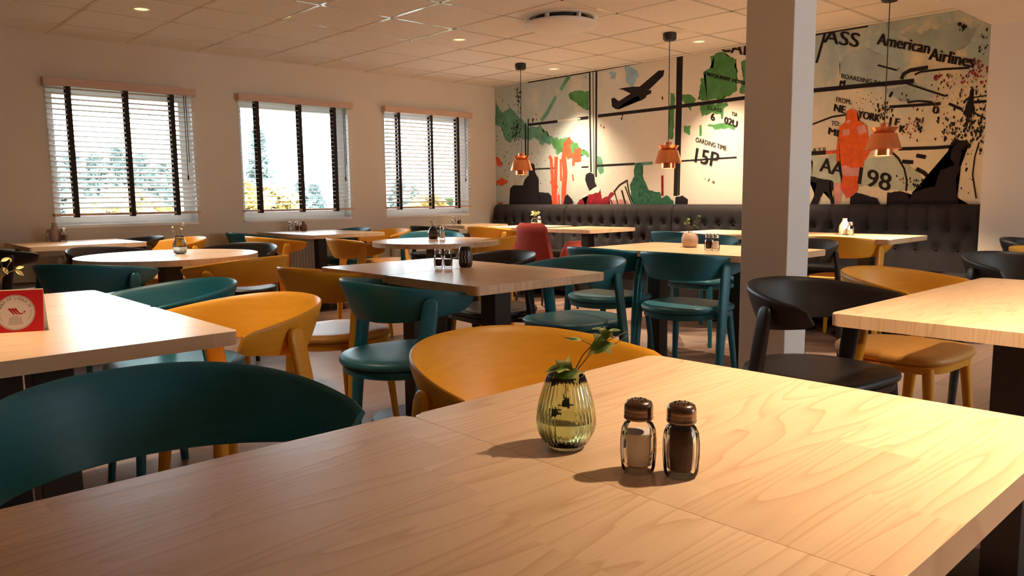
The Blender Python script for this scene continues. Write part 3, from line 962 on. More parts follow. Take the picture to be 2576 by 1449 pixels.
def pendant(x, y, ztop, label):
    """copper pendant; ztop = top of the neck"""
    r = thing('pendant_lamp', label, 'lamp', (x, y, ztop), 0, 'copper pendants along the mural')
    bm = bmesh.new()
    lathe(bm, [(0.050, 0.0), (0.056, -0.006), (0.056, -0.05), (0.046, -0.062), (0.006, -0.064)], 32, (0, 0, CEIL-ztop))
    new_mesh_obj('ceiling_cup', bm, M_black_metal, r, True, 40)
    bm = bmesh.new()
    tube(bm, [(0, 0, CEIL-ztop-0.06), (0, 0, 0.0)], 0.0035, 8)
    new_mesh_obj('cord', bm, M_black_metal, r)
    bm = bmesh.new()
    lathe(bm, [(0.010, 0.004), (0.030, 0.0), (0.031, -0.004), (0.031, -0.075)], 32, cap1=False)
    new_mesh_obj('neck', bm, M_copper, r, True, 40)
    def shell(prof, name):
        bm = bmesh.new()
        pr = prof+[(a-0.0018, b) for a, b in reversed(prof)]
        rings = [[(q*math.cos(2*PI*k/48), q*math.sin(2*PI*k/48), z) for k in range(48)] for q, z in pr+[pr[0]]]
        loft(bm, rings, False, False)
        bmesh.ops.remove_doubles(bm, verts=bm.verts[:], dist=1e-6)
        bmesh.ops.recalc_face_normals(bm, faces=bm.faces[:])
        new_mesh_obj(name, bm, M_copper, r, True, 40)
    shell([(0.090, -0.030), (0.062, -0.070)], 'upper_ring')
    shell([(0.031, -0.068), (0.082, -0.070), (0.084, -0.072), (0.117, -0.178)], 'shade')
    shell([(0.060, -0.150), (0.061, -0.222)], 'lower_ring')
    bm = bmesh.new()
    bmesh.ops.create_uvsphere(bm, u_segments=16, v_segments=10, radius=0.028, matrix=Matrix.Translation((0, 0, -0.14)))
    M = mat('lit_bulb', (1, 0.9, 0.7), 0.3)
    M.node_tree.nodes['Principled BSDF'].inputs['Emission Color'].default_value = (1, 0.7, 0.35, 1)
    M.node_tree.nodes['Principled BSDF'].inputs['Emission Strength'].default_value = 8.0
    new_mesh_obj('bulb', bm, M, r, True)
    spot('pendant_light', r, (0, 0, -0.175), 34, 120, 0.5, 0.03)
    return r
pendant(5.59, 5.82, 1.505, 'copper pendant lamp farthest left, hanging in front of the green paint of the mural')
pendant(5.53, 3.94, 1.507, 'copper pendant lamp in the middle, hanging left of the boarding time lettering')
pendant(5.59, 2.18, 1.535, 'copper pendant lamp right of the pillar, in front of the orange figure')

# round supply-air vent
r = thing('ceiling_vent', 'round white air vent plate hanging just below the ceiling tiles', 'vent', (4.43, 4.16, CEIL))
bm = bmesh.new()
lathe(bm, [(0.285, 0.0), (0.285, -0.006), (0.25, -0.010), (0.24, 0.0)], 48, cap0=False, cap1=False)
new_mesh_obj('ceiling_collar', bm, M_white, r, True, 40)
bm = bmesh.new()
lathe(bm, [(0.20, 0.0), (0.20, -0.055)], 40)
new_mesh_obj('neck', bm, mat('vent_dark_throat', (0.05, 0.045, 0.04), 0.6), r)
bm = bmesh.new()
for k in range(6):
    a = k*PI/3+0.3
    box(bm, 0.235*math.cos(a)-0.012, 0.235*math.cos(a)+0.012, 0.235*math.sin(a)-0.012, 0.235*math.sin(a)+0.012, -0.06, 0.0)
new_mesh_obj('bracket', bm, M_white, r)
bm = bmesh.new()
lathe(bm, [(0.02, -0.040), (0.265, -0.040), (0.280, -0.046), (0.282, -0.056), (0.270, -0.068), (0.12, -0.084), (0.004, -0.086)], 56)
new_mesh_obj('plate', bm, noisy('vent_enamel', (0.78, 0.75, 0.70), (0.80, 0.77, 0.72), 10, 0.5), r, True, 50)

# ------------------------------------------------------------------ tables
TOP, THK = 0.74, 0.034
def wood(off, along='X', light=TABLE_LIGHT, dark=TABLE_DARK):
    return wood_mat('ash_tabletop', light, dark, off=off, along=along)
W_A, W_B = wood(1.0), wood(5.3)
W_Y1 = wood(9.7, 'Y')
def pedestal(root, x, y, rb=0.22, hp=0.045):
    bm = bmesh.new()
    box(bm, x-hp, x+hp, y-hp, y+hp, 0.012, TOP-THK-0.008, 0.003)
    new_mesh_obj('column', bm, M_black_metal, root)
    bm = bmesh.new()
    lathe(bm, [(rb, 0.0), (rb, 0.008), (rb-0.006, 0.012), (0.002, 0.014)], 48, (x, y, 0))
    new_mesh_obj('base_plate', bm, M_black_metal, root, True, 40)
    bm = bmesh.new()
    box(bm, x-0.16, x+0.16, y-0.03, y+0.03, TOP-THK-0.010, TOP-THK)
    box(bm, x-0.03, x+0.03, y-0.16, y+0.16, TOP-THK-0.010, TOP-THK)
    new_mesh_obj('top_bracket', bm, M_black_metal, root)
def table(corners, label, M, group, feet=1, rad=0.022):
    """corners: four plan points; feet: pedestals along the longer side"""
    cx = sum(c[0] for c in corners)/4
    cy_ = sum(c[1] for c in corners)/4
    r = thing('cafe_table', label, 'table', (cx, cy_, 0), 0, group)
    loc = [(x-cx, y-cy_) for x, y in corners]
    bm = bmesh.new()
    extrude_poly(bm, round_corners(loc, rad), TOP-THK, TOP, 0.003)
    bmesh.ops.recalc_face_normals(bm, faces=bm.faces[:])
    new_mesh_obj('tabletop', bm, M, r)
    dx = max(p[0] for p in loc)-min(p[0] for p in loc)
    dy = max(p[1] for p in loc)-min(p[1] for p in loc)
    if feet == 1:
        pedestal(r, 0, 0)
    else:
        for s in (-1, 1):
            pedestal(r, s*(dx/2-0.30) if dx > dy else 0, s*(dy/2-0.30) if dy >= dx else 0, 0.20)
    return r
def rect(x0, x1, y0, y1):
    return [(x0, y0), (x1, y0), (x1, y1), (x0, y1)]
GT = 'ash cafe tables on black pedestals'
table([(0.6355, 0.2205), (1.257, 0.216), (1.243, 0.917), (0.6405, 0.910)], 'ash table in the foreground carrying the green vase and shakers', W_A, GT)
table([(0.0, 0.236), (0.6347, 0.2205), (0.6397, 0.922), (0.0, 0.934)], 'ash table nearest the viewer, bare, joined to the one with the green vase', W_B, GT)
table(rect(0.075, 0.775, 1.815, 2.428), 'left ash table with the red card, its nearer half', W_B, GT)
table(rect(0.075, 0.775, 2.4295, 3.057), 'far half of the left ash table behind the red card', W_A, GT)
table([(1.764, 2.074), (2.466, 2.065), (2.478, 2.672), (1.778, 2.679)], 'nearer half of the ash table with the black zigzag vase', W_Y1, GT)
table([(1.778, 2.684), (2.478, 2.678), (2.490, 3.245), (1.790, 3.235)], 'far half of the ash table with the black zigzag vase, left of the seam', W_Y1, GT)
table([(2.005, 0.19), (3.215, 0.175), (3.222, 0.875), (2.007, 0.902)], 'long ash table at the right edge with glued end blocks', W_B, GT, 2)
table(rect(3.55, 4.28, 1.955, 3.154), 'long ash table behind the pillar with the potted plant and two shakers', W_A, GT, 2)
table(rect(1.20, 2.00, 6.30, 7.16), 'ash table under the window farthest from the mural', W_A, GT)
table(rect(3.31, 4.07, 6.10, 7.20), 'ash table under the middle window', W_Y1, GT)
table(rect(5.45, 6.12, 6.60, 7.10), 'small ash table in the corner by the window nearest the mural', W_A, GT)
table(rect(5.40, 6.10, 5.56, 6.20), 'ash table with the flower vase, left of the red armchair', W_B, GT)
table(rect(5.40, 6.10, 4.72, 5.37), 'ash table right of the red armchair, against the sofa', W_A, GT)
table(rect(5.40, 6.10, 3.24, 3.84), 'ash table at the sofa partly hidden by the left side of the pillar', W_B, GT)
table(rect(5.40, 6.10, 2.64, 3.22), 'ash table at the sofa right behind the pillar', W_A, GT)
table(rect(5.40, 6.10, 2.03, 2.63), 'ash table at the right end of the sofa below the pendant, with the ivory vase', W_B, GT)
def round_table(x, y, rad, label):
    r = thing('round_table', label, 'table', (x, y, 0), 0, 'round ash tables')
    bm = bmesh.new()
    extrude_poly(bm, [(rad*math.cos(2*PI*k/72), rad*math.sin(2*PI*k/72)) for k in range(72)], TOP-THK, TOP, 0.003)
    new_mesh_obj('tabletop', bm, W_A, r)
    pedestal(r, 0, 0, 0.26, 0.055)
round_table(1.61, 4.70, 0.50, 'round ash table shining with window glare on the left, with a glass bud vase')
round_table(3.49, 4.56, 0.47, 'smaller looking round ash table in the middle with a dark vase and a shaker')

# ------------------------------------------------------------------ chairs
RA, RB, RZ, RDZ = 0.365, 0.285, 0.757, 0.050
def rim_pt(t, v):
    """t -1..1 along the rim, v 0 bottom .. 1 top; returns plan point and height"""
    th = t*PI/2
    e = 2/2.3
    s = 1-0.15*(1-v)**1.15
    c_, s_ = math.cos(th), math.sin(th)
    x = -RA*s*abs(c_)**e
    y = RB*(1-0.11*(1-v)**1.15)*math.copysign(abs(s_)**e, s_)
    at = abs(t)
    ht = 0.148*(1-at**2.4)+0.058*at**2.4
    zt = RZ-RDZ*at**2
    if at > 0.97:
        q = math.sqrt(max(0, 1-((at-0.97)/0.03)**2))
        mid = zt-ht*0.5
        ht2 = ht*(0.70+0.30*q)
        zt, ht = mid+ht2/2, ht2
    return Vector((x, y, zt-ht*(1-v)))
def backrest_bm():
    bm = bmesh.new()
    N = 56
    rings = []
    vs = (0.0, 0.2, 0.45, 0.7, 0.9, 1.0)
    for i in range(N+1):
        t = -1+2*i/N
        tt = math.copysign(abs(t)**0.92, t)
        outer, inner = [], []
        for v in vs:
            p = rim_pt(tt, v)
            a, b = rim_pt(min(1, tt+0.01), v), rim_pt(max(-1, tt-0.01), v)
            d = (a-b)
            d.z = 0
            d.normalize()
            nrm = Vector((d.y, -d.x, 0))      # outwards
            if nrm.dot(Vector((p.x+0.05, p.y, 0))) < 0:
                nrm = -nrm
            k = 0.007
            outer.append(p+nrm*k*(0.55 if v in (0.0, 1.0) else 1))
            inner.append(p-nrm*k*(0.55 if v in (0.0, 1.0) else 1))
        top = (outer[-1]+inner[-1])/2+Vector((0, 0, 0.003))
        bot = (outer[0]+inner[0])/2-Vector((0, 0, 0.003))
        rings.append(outer+[top]+inner[::-1]+[bot])
    loft(bm, rings)
    bmesh.ops.recalc_face_normals(bm, faces=bm.faces[:])
    return bm
def slab_ring(c, u, w, a, b, n=14, e=0.62):
    """superellipse ring centred c, half-width a along u, b along w"""
    out = []
    for k in range(n):
        t = 2*PI*k/n
        cc, ss = math.cos(t), math.sin(t)
        out.append(c+u*(a*math.copysign(abs(cc)**e, cc))+w*(b*math.copysign(abs(ss)**e, ss)))
    return out
def rear_leg_bm(sg):
    bm = bmesh.new()
    t0 = 0.73*sg
    p0 = rim_pt(t0, 0.62)
    a, b = rim_pt(t0+0.01, .6), rim_pt(t0-0.01, .6)
    d = (a-b)
    d.z = 0
    d.normalize()
    nrm = Vector((d.y, -d.x, 0))
    if nrm.dot(Vector((p0.x+0.05, p0.y, 0))) < 0:
        nrm = -nrm
    top = p0+nrm*0.014
    top.z = rim_pt(t0, 1).z-0.030
    foot = Vector((top.x-0.072, sg*0.272, 0))
    rings = []
    ks = (0, 0.012, 0.03, 0.07, 0.20, 0.40, 0.60, 0.80, 1.0)
    for k in ks:
        p = top.lerp(foot, k)
        # hug the backrest near the top, swing out below
        p += Vector((-0.012, 0, 0))*math.sin(min(1, k)*PI)
        wdt = (0.031 if k < 0.25 else 0.031-(k-0.25)/0.75*0.016)
        th = (0.011 if k < 0.1 else 0.011+min(1, (k-0.1)/0.2)*0.006)
        if k == 0:
            wdt, th = 0.014, 0.006
        elif k == 0.012:
            wdt, th = 0.024, 0.009
        elif k == 0.03:
            wdt, th = 0.029, 0.011
        if k > 0.7:
            th = 0.017-(k-0.7)/0.3*0.003
        rings.append(slab_ring(p, d, nrm, wdt, th))
    loft(bm, rings)
    bmesh.ops.recalc_face_normals(bm, faces=bm.faces[:])
    return bm
def front_leg_bm(sg):
    bm = bmesh.new()
    rings = []
    for k in (0, 0.3, 0.7, 1.0):
        p = Vector((0.020, sg*0.172, 0.425)).lerp(Vector((0.055, sg*0.205, 0)), k)
        r = 0.021-0.008*k
        rings.append([p+Vector((r*math.cos(2*PI*i/12), r*math.sin(2*PI*i/12), 0)) for i in range(12)])
    loft(bm, rings)
    bmesh.ops.recalc_face_normals(bm, faces=bm.faces[:])
    return bm
def seat_outline(s, n=44):
    out = []
    for k in range(n):
        t = 2*PI*k/n
        c_, s_ = math.cos(t), math.sin(t)
        e = 0.50 if c_ > 0 else 0.88
        w = 0.228*(1.0-0.06*(c_ < 0)*c_*c_)
        out.append((-0.155+s*0.235*math.copysign(abs(c_)**e, c_), s*w*math.copysign(abs(s_)**(e if c_ > 0 else 0.92), s_)))
    return out
def seat_bm():
    bm = bmesh.new()
    rings = []
    for s, z in ((0.93, 0.432), (0.985, 0.438), (1.0, 0.447), (0.99, 0.458), (0.95, 0.466), (0.80, 0.469), (0.5, 0.468), (0.15, 0.467)):
        rings.append([(x, y, z) for x, y in seat_outline(s)])
    loft(bm, rings)
    bmesh.ops.recalc_face_normals(bm, faces=bm.faces[:])
    return bm
def frame_bm():
    bm = bmesh.new()
    rings = [[(x, y, z) for x, y in seat_outline(s)] for s, z in ((0.86, 0.398), (0.93, 0.404), (0.95, 0.428), (0.93, 0.433))]
    loft(bm, rings)
    for sg in (-1, 1):
        pts = [(-0.13, sg*0.19, 0.414), (-0.195, sg*0.268, 0.414)]
        a, b = Vector(pts[0]), Vector(pts[1])
        d = (b-a).normalized()
        w = Vector((-d.y, d.x, 0))
        loft(bm, [slab_ring(q, w, Vector((0, 0, 1)), 0.020, 0.014, 12) for q in (a, b)])
    bmesh.ops.recalc_face_normals(bm, faces=bm.faces[:])
    return bm
def make_chair(colour):
    r = thing('dining_chair', '', 'chair')
    P, S = CH_PAINT[colour], CH_SEAT[colour]
    new_mesh_obj('backrest', backrest_bm(), P, r, True, 60)
    new_mesh_obj('seat', seat_bm(), S, r, True, 60)
    new_mesh_obj('seat_frame', frame_bm(), P, r, True, 50)
    for sg in (-1, 1):
        new_mesh_obj('leg', rear_leg_bm(sg), P, r, True, 60)
        new_mesh_obj('leg', front_leg_bm(sg), P, r, True, 60)
    return r
PROTO = {}
def chair(colour, x, y, deg, label):
    if colour not in PROTO:
        o = PROTO[colour] = make_chair(colour)
    else:
        o = copy_tree(PROTO[colour])
    o.location = (x, y, 0)
    o.rotation_euler = (0, 0, math.radians(deg))
    o['label'] = label
    o['group'] = 'curved back dining chairs'
    return o
CH = [
 ('teal', 0.395, 1.115, -92.0, 'large looking teal chair in the left foreground, its back above the bare tabletop'),
 ('yellow', 1.101, 0.980, -88.0, 'yellow chair behind the green vase at the foreground table'),
 ('yellow', 0.815, 2.217, 184.0, 'bright yellow chair at the corner of the left table with the red card'),
 ('teal', 0.845, 2.905, 177.0, 'teal chair at the far half of the left table, behind a yellow one'),
 ('yellow', 1.920, 3.12, 2.0, 'yellow chair seen from behind at the left end of the zigzag vase table'),
 ('teal', 1.835, 2.419, -7.4, 'teal chair seen from behind at the zigzag vase table'),
 ('black', 2.616, 3.127, 174.0, 'black chair on the far side of the zigzag vase table'),
 ('teal', 2.638, 2.534, 173.0, 'teal chair with dark seat on the far side of the zigzag vase table'),
 ('black', 2.502, 1.025, -97.6, 'black chair beside the pillar at the long right table'),
 ('yellow', 3.125, 0.970, -92.8, 'yellow chair tucked into the long right table next to the black one'),
 ('black', 4.208, 0.878, -115.8, 'black chair at the right edge, behind the long right table'),
 ('yellow', 4.873, 0.828, -90.0, 'yellow chair cut off by the right edge of the picture'),
 ('black', 5.75, 1.10, -90.0, 'black chair against the plain wall, farthest back at the right edge'),
 ('teal', 3.738, 2.995, 0.0, 'teal chair with pale lit seat at the left end of the potted plant table'),
 ('teal', 3.697, 2.405, 0.0, 'teal chair left of the pillar, seen from behind at the potted plant table'),
 ('teal', 4.62, 3.09, 180.4, 'teal chair on the sofa side of the potted plant table'),
 ('teal', 5.60, 3.75, 0.0, 'teal chair seen from behind in front of the sofa, left of the pillar'),
 ('yellow', 5.62, 2.38, 0.6, 'yellow chair seen from behind at the ivory vase table'),
 ('black', 4.60, 2.385, 172.0, 'black chair right of the pillar, back towards the ivory vase table'),
 ('teal', 1.195, 4.40, 38.0, 'teal chair seen from behind at the glaring round table'),
 ('yellow', 1.71, 4.17, 112.0, 'yellow chair seen from behind at the right of the glaring round table'),
 ('black', 1.55, 5.35, -68.0, 'black chair on the window side of the glaring round table, to its left'),
 ('black', 2.08, 4.98, -142.0, 'black chair on the window side of the glaring round table, to its right'),
 ('yellow', 2.10, 6.37, 187.0, 'yellow chair at the right end of the table under the window farthest from the mural'),
 ('black', 1.93, 6.86, 180.0, 'black chair close to the wall behind a yellow one at the first window table'),
 ('black', 1.22, 6.40, 0.0, 'black chair at the left picture edge, at the table under the first window'),
 ('teal', 3.28, 6.93, 0.0, 'teal chair at the left of the middle window table, half behind a yellow one'),
 ('yellow', 3.08, 6.06, 0.0, 'yellow chair seen from behind at the left of the middle window table'),
 ('teal', 3.97, 6.86, 180.0, 'teal chair at the right of the middle window table, close to the wall'),
 ('yellow', 4.05, 6.29, 181.5, 'yellow chair at the right of the middle window table'),
 ('yellow', 3.30, 5.10, -16.8, 'yellow chair seen from behind at the left of the dark vase round table'),
 ('teal', 4.05, 5.36, -130.5, 'teal chair on the window side of the dark vase round table'),
 ('yellow', 3.868, 4.618, 112.8, 'yellow chair at the right of the dark vase round table'),
 ('black', 5.22, 6.70, 0.0, 'black chair left of the small corner table'),
 ('yellow', 5.50, 6.06, -4.0, 'yellow chair seen from behind at the flower vase table'),
]
for c in CH:
    chair(*c)

# red upholstered armchair
def armchair(x, y, deg, label):
    r = thing('armchair', label, 'armchair', (x, y, 0), math.radians(deg))
    def panel(pts_y, z, x_of, thick):
        pass
    bm = bmesh.new()
    rings = []
    for k in range(11):
        f = k/10
        z = 0.42+0.40*f
        w = 0.215-0.065*f
        xb = -0.25-0.06*f
        rd = 1.0 if f < 0.9 else math.sqrt(max(0.05, 1-((f-0.9)/0.1)**2))
        w2 = w-0.03*(1-rd)
        ring = []
        n = 9
        for i in range(n):
            q = -1+2*i/(n-1)
            ring.append((xb+0.05*q*q-0.028*rd, w2*q, z))
        for i in range(n-1, -1, -1):
            q = -1+2*i/(n-1)
            ring.append((xb+0.05*q*q+0.028*rd, w2*q*0.97, z))
        rings.append(ring)
    loft(bm, rings)
    bmesh.ops.recalc_face_normals(bm, faces=bm.faces[:])
    new_mesh_obj('backrest', bm, M_red, r, True, 70)
    for sg in (-1, 1):
        bm = bmesh.new()
        rings = []
        for k in range(9):
            f = k/8
            z = 0.40+0.25*f
            x0 = -0.19+0.05*f
            x1 = 0.12-0.02*f
            yb = sg*(0.245+0.055*f)
            tk = 0.025*(1 if f < 0.85 else 0.6)
            c0 = 0.02 if f > 0.85 else 0
            ring = [(x0+c0, yb-tk, z), (x1-c0, yb-tk, z), (x1-c0+0.012, yb, z), (x1-c0, yb+tk, z), (x0+c0, yb+tk, z), (x0+c0-0.012, yb, z)]
            rings.append(ring)
        loft(bm, rings)
        bmesh.ops.recalc_face_normals(bm, faces=bm.faces[:])
        new_mesh_obj('armrest', bm, M_red, r, True, 70)
    bm = bmesh.new()
    extrude_poly(bm, superell(-0.04, 0, 0.27, 0.25, 0.5), 0.36, 0.47, 0.03, 3)
    bmesh.ops.recalc_face_normals(bm, faces=bm.faces[:])
    new_mesh_obj('seat', bm, M_red, r, True, 60)
    for sx in (-1, 1):
        for sy in (-1, 1):
            bm = bmesh.new()
            tube(bm, [(-0.04+0.16*sx, 0.15*sy, 0.37), (-0.04+0.22*sx, 0.21*sy, 0.0)], 0.016, 10, 0.010)
            new_mesh_obj('leg', bm, M_black_metal, r, True, 60)
armchair(5.12, 4.98, 8, 'red upholstered armchair with split armrests, seen from behind')
# ------------------------------------------------------------------ things on the tables
def lathe_thin(bm, outer, inner, n=48, mod=None, c=(0, 0, 0)):
    """closed thin-walled vessel: outer profile up, inner profile down"""
    lathe(bm, outer+inner, n, c, True, True, mod)
    bmesh.ops.recalc_face_normals(bm, faces=bm.faces[:])
SHK_MESH = {}
def shaker(x, y, kind, label, group, lid=None, z=TOP, fill=0.7, s=1.0):
    r = thing('pepper_shaker' if kind == 'pepper' else 'salt_shaker', label, 'shaker', (x, y, z), random.uniform(0, 6), group)
    r.scale = (s, s, s)
    key = (kind, fill, 'lid' if lid is None else lid.name)
    if key not in SHK_MESH:
        fl = lambda a, zz: 1.0+0.035*abs(math.cos(6*a))*(1 if 0.006 < zz < 0.056 else 0)
        bm = bmesh.new()
        lathe_thin(bm, [(0.0165, 0.0), (0.0185, 0.003), (0.0192, 0.008), (0.0205, 0.025), (0.0205, 0.040), (0.0192, 0.052), (0.0165, 0.058), (0.0135, 0.061), (0.0135, 0.070)],
                   [(0.0120, 0.070), (0.0120, 0.060), (0.0150, 0.056), (0.0170, 0.040), (0.0170, 0.025), (0.0155, 0.010), (0.0120, 0.007)], 48, fl)
        g_ = new_mesh_obj('glass_body', bm, M_glass, r, True, 35)
        bm = bmesh.new()
        zf = 0.008+0.050*fill
        lathe(bm, [(0.0118, 0.0075), (0.0152, 0.0105), (0.0166, 0.025), (0.0166, min(zf, 0.040)), (0.0160 if zf < 0.05 else 0.0148, zf), (0.002, zf+0.001)], 32)
        bmesh.ops.recalc_face_normals(bm, faces=bm.faces[:])
        f_ = new_mesh_obj('ground_pepper' if kind == 'pepper' else 'salt_fill', bm, M_pepper if kind == 'pepper' else M_salt, r, True, 40)
        bm = bmesh.new()
        lathe(bm, [(0.0150, 0.063), (0.0168, 0.064), (0.0172, 0.0665), (0.0162, 0.0685), (0.0170, 0.0705), (0.0162, 0.0725), (0.0168, 0.0745), (0.0164, 0.079), (0.0150, 0.083), (0.0110, 0.0852), (0.001, 0.0860)], 40)
        bmesh.ops.recalc_face_normals(bm, faces=bm.faces[:])
        l_ = new_mesh_obj('screw_lid', bm, lid or M_lid, r, True, 50)
        bm = bmesh.new()
        for k in range(9):
            a = k*2*PI/8
            q = 0.008 if k < 8 else 0
            lathe(bm, [(0.0009, 0.0855), (0.0009, 0.0863)], 8, (q*math.cos(a), q*math.sin(a), 0))
        h_ = new_mesh_obj('sprinkle_holes', bm, M_black_metal, l_)
        SHK_MESH[key] = (g_, f_, l_, h_)
    else:
        g_, f_, l_, h_ = SHK_MESH[key]
        for o in (g_, f_, l_):
            c = o.copy()
            COL.objects.link(c)
            c.parent = r
            if o is l_:
                hh = h_.copy()
                COL.objects.link(hh)
                hh.parent = c
    return r
def leaf_bm(size, lobes=True):
    """ivy leaf lying in local xy, stalk at origin, pointing +x, slightly folded"""
    bm = bmesh.new()
    out = [(0, 0), (-0.12, 0.22), (-0.22, 0.42), (0.02, 0.36), (0.16, 0.52), (0.30, 0.62), (0.40, 0.34), (0.62, 0.26), (0.82, 0.12), (1.0, 0.0)]
    if not lobes:
        out = [(0, 0), (0.1, 0.10), (0.3, 0.22), (0.55, 0.24), (0.8, 0.14), (1.0, 0)]
    pts = out+[(x, -y) for x, y in reversed(out[1:-1])]
    def zz(x, y):
        return size*(0.16*abs(y)-0.18*x*x)
    def build(s, dz, cx=0.3):
        c = bm.verts.new((size*cx, 0, zz(cx, 0)+dz))
        vs = [bm.verts.new((size*(cx+(x-cx)*s), size*y*s, zz(x*s, y*s)+dz)) for x, y in pts]
        for i in range(len(vs)):
            bm.faces.new((c, vs[i], vs[(i+1) % len(vs)]))
    build(1.0, 0)
    return bm
M_ivy = mat('variegated_ivy', (0.06, 0.14, 0.03), 0.42)
g = G(M_ivy)
co = g.n('ShaderNodeTexCoord').outputs['Generated']
nz = g.n('ShaderNodeTexNoise', {'Vector': co, 'Scale': 5.0, 'Detail': 4.0}).outputs[0]
dd = g.n('ShaderNodeVectorMath', {0: co, 1: (0.42, 0.5, 0.5)}, operation='DISTANCE').outputs[1]
e_ = g.math('ADD', dd, g.math('MULTIPLY', nz, 0.35))
g.link(g.ramp(e_, [(0.40, (0.075, 0.18, 0.035)), (0.55, (0.13, 0.25, 0.06)), (0.66, (0.55, 0.56, 0.22))]), 'Base Color')
def leaf(parent, base, tip, up, size, M=None, lobes=True, name='leaf'):
    o = new_mesh_obj(name, leaf_bm(size, lobes), M or M_ivy, parent)
    d = (Vector(tip)-Vector(base)).normalized()
    u = Vector(up)
    s = u.cross(d).normalized()
    u = d.cross(s)
    o.matrix_local = Matrix(((d.x, s.x, u.x, base[0]), (d.y, s.y, u.y, base[1]), (d.z, s.z, u.z, base[2]), (0, 0, 0, 1)))
    return o
VR = Vector((math.sin(YAW), -math.cos(YAW), 0))      # rightwards across the room as seen from the near table
VF = Vector((math.cos(YAW), math.sin(YAW), 0))

# green fluted vase with ivy
gv = thing('glass_vase', 'green fluted glass vase with an ivy sprig on the foreground table', 'vase', (0.701, 0.652, TOP))
fl = lambda a, z: 1.0+0.026*math.cos(34*a)*(1 if z > 0.002 else 0)
bm = bmesh.new()
prof = [(0.0215, 0.0), (0.0235, 0.002), (0.0300, 0.010), (0.0350, 0.020), (0.0372, 0.030), (0.0374, 0.038), (0.0360, 0.050), (0.0325, 0.066), (0.0275, 0.082), (0.0235, 0.0935)]
inn = [(0.0220, 0.0935), (0.0260, 0.081), (0.0310, 0.065), (0.0345, 0.050), (0.0358, 0.038), (0.0355, 0.030), (0.0330, 0.020), (0.0270, 0.010), (0.018, 0.006)]
lathe_thin(bm, prof, inn, 204, fl)
new_mesh_obj('vase_body', bm, M_green_glass, gv, True)
bm = bmesh.new()
lathe(bm, [(0.0175, 0.0065), (0.0265, 0.0105), (0.0324, 0.0203), (0.0349, 0.030), (0.0352, 0.036), (0.001, 0.036)], 64)
bmesh.ops.recalc_face_normals(bm, faces=bm.faces[:])
new_mesh_obj('water', bm, M_water, gv, True, 40)
def vp(r_, f_, z):
    p = VR*r_+VF*f_
    return (p.x, p.y, z)
bm = bmesh.new()
tube(bm, [vp(-0.016, -0.004, 0.012), vp(-0.012, 0.0, 0.035), vp(-0.002, 0.002, 0.065), vp(0.010, 0.004, 0.095), vp(0.022, 0.004, 0.118), vp(0.036, 0.002, 0.134), vp(0.052, 0.0, 0.150)], 0.0009, 8, 0.0006)
tube(bm, [vp(0.008, 0.004, 0.090), vp(0.030, 0.003, 0.118), vp(0.052, 0.002, 0.136), vp(0.078, 0.0, 0.149)], 0.0007, 8, 0.0005)
tube(bm, [vp(0.030, 0.003, 0.118), vp(0.058, 0.0, 0.130), vp(0.082, -0.002, 0.146)], 0.0006, 8, 0.0004)
tube(bm, [vp(0.040, 0.002, 0.128), vp(0.018, 0.0, 0.139), vp(-0.002, -0.002, 0.142)], 0.0006, 8, 0.0004)
tube(bm, [vp(0.012, 0.004, 0.098), vp(0.004, -0.006, 0.100)], 0.0006, 8, 0.0004)
sprig = new_mesh_obj('ivy_stem', bm, M_stem, gv, True)
leaf(sprig, vp(0.008, -0.008, 0.104), vp(-0.012, -0.018, 0.092), (-0.3, -0.55, 0.75), 0.036)
leaf(sprig, vp(-0.001, -0.008, 0.105), vp(-0.024, -0.006, 0.103), (-0.1, -0.3, 0.95), 0.028, name='leaf')
leaf(sprig, vp(0.052, -0.002, 0.137), vp(0.028, -0.010, 0.124), (-0.25, -0.6, 0.75), 0.030)
leaf(sprig, vp(0.053, 0.0, 0.150), vp(0.046, -0.004, 0.136), (-0.5, -0.7, 0.4), 0.017)
leaf(sprig, vp(0.050, 0.0, 0.151), vp(0.030, 0.0, 0.156), (0, -0.3, 1), 0.017, None, False)
leaf(sprig, vp(0.054, 0.0, 0.150), vp(0.072, 0.0, 0.153), (0, -0.3, 1), 0.016, None, False)
leaf(sprig, vp(0.020, -0.002, 0.1385), vp(0.0, -0.004, 0.143), (0.1, -0.5, 0.8), 0.020, None, False)
leaf(sprig, vp(-0.014, -0.012, 0.052), vp(-0.024, -0.016, 0.032), (-0.5, -0.8, 0.2), 0.013)
leaf(sprig, vp(0.004, -0.008, 0.060), vp(-0.012, -0.012, 0.056), (-0.4, -0.8, 0.4), 0.014)

shaker(0.694, 0.531, 'salt', 'glass salt shaker on the foreground table beside the green vase', 'shakers on the tables', fill=0.80)
shaker(0.717, 0.488, 'pepper', 'glass pepper shaker full of dark pepper on the foreground table', 'shakers on the tables', fill=0.97)

# zigzag vase table
GS = 'shakers on the tables'
shaker(2.140, 2.783, 'pepper', 'left shaker beside the black zigzag vase', GS, M_steel, fill=0.6)
shaker(2.165, 2.745, 'pepper', 'right shaker beside the black zigzag vase', GS, M_steel, fill=0.6)
M_zig = mat('black_zigzag_glaze', (0.012, 0.010, 0.012), 0.3)
g = G(M_zig)
sp = g.n('ShaderNodeSeparateXYZ', {0: g.n('ShaderNodeTexCoord').outputs['Object']})
ang = g.math('ARCTAN2', sp.outputs[1], sp.outputs[0])
tri = g.math('PINGPONG', g.math('MULTIPLY', sp.outputs[2], 62.0), 1.0)
ph = g.math('FRACT', g.math('ADD', g.math('MULTIPLY', ang, 2.2), g.math('MULTIPLY', tri, 0.34)))
st = g.math('LESS_THAN', ph, 0.24)
band = g.math('MULTIPLY', g.math('GREATER_THAN', sp.outputs[2], 0.022), g.math('LESS_THAN', sp.outputs[2], 0.076))
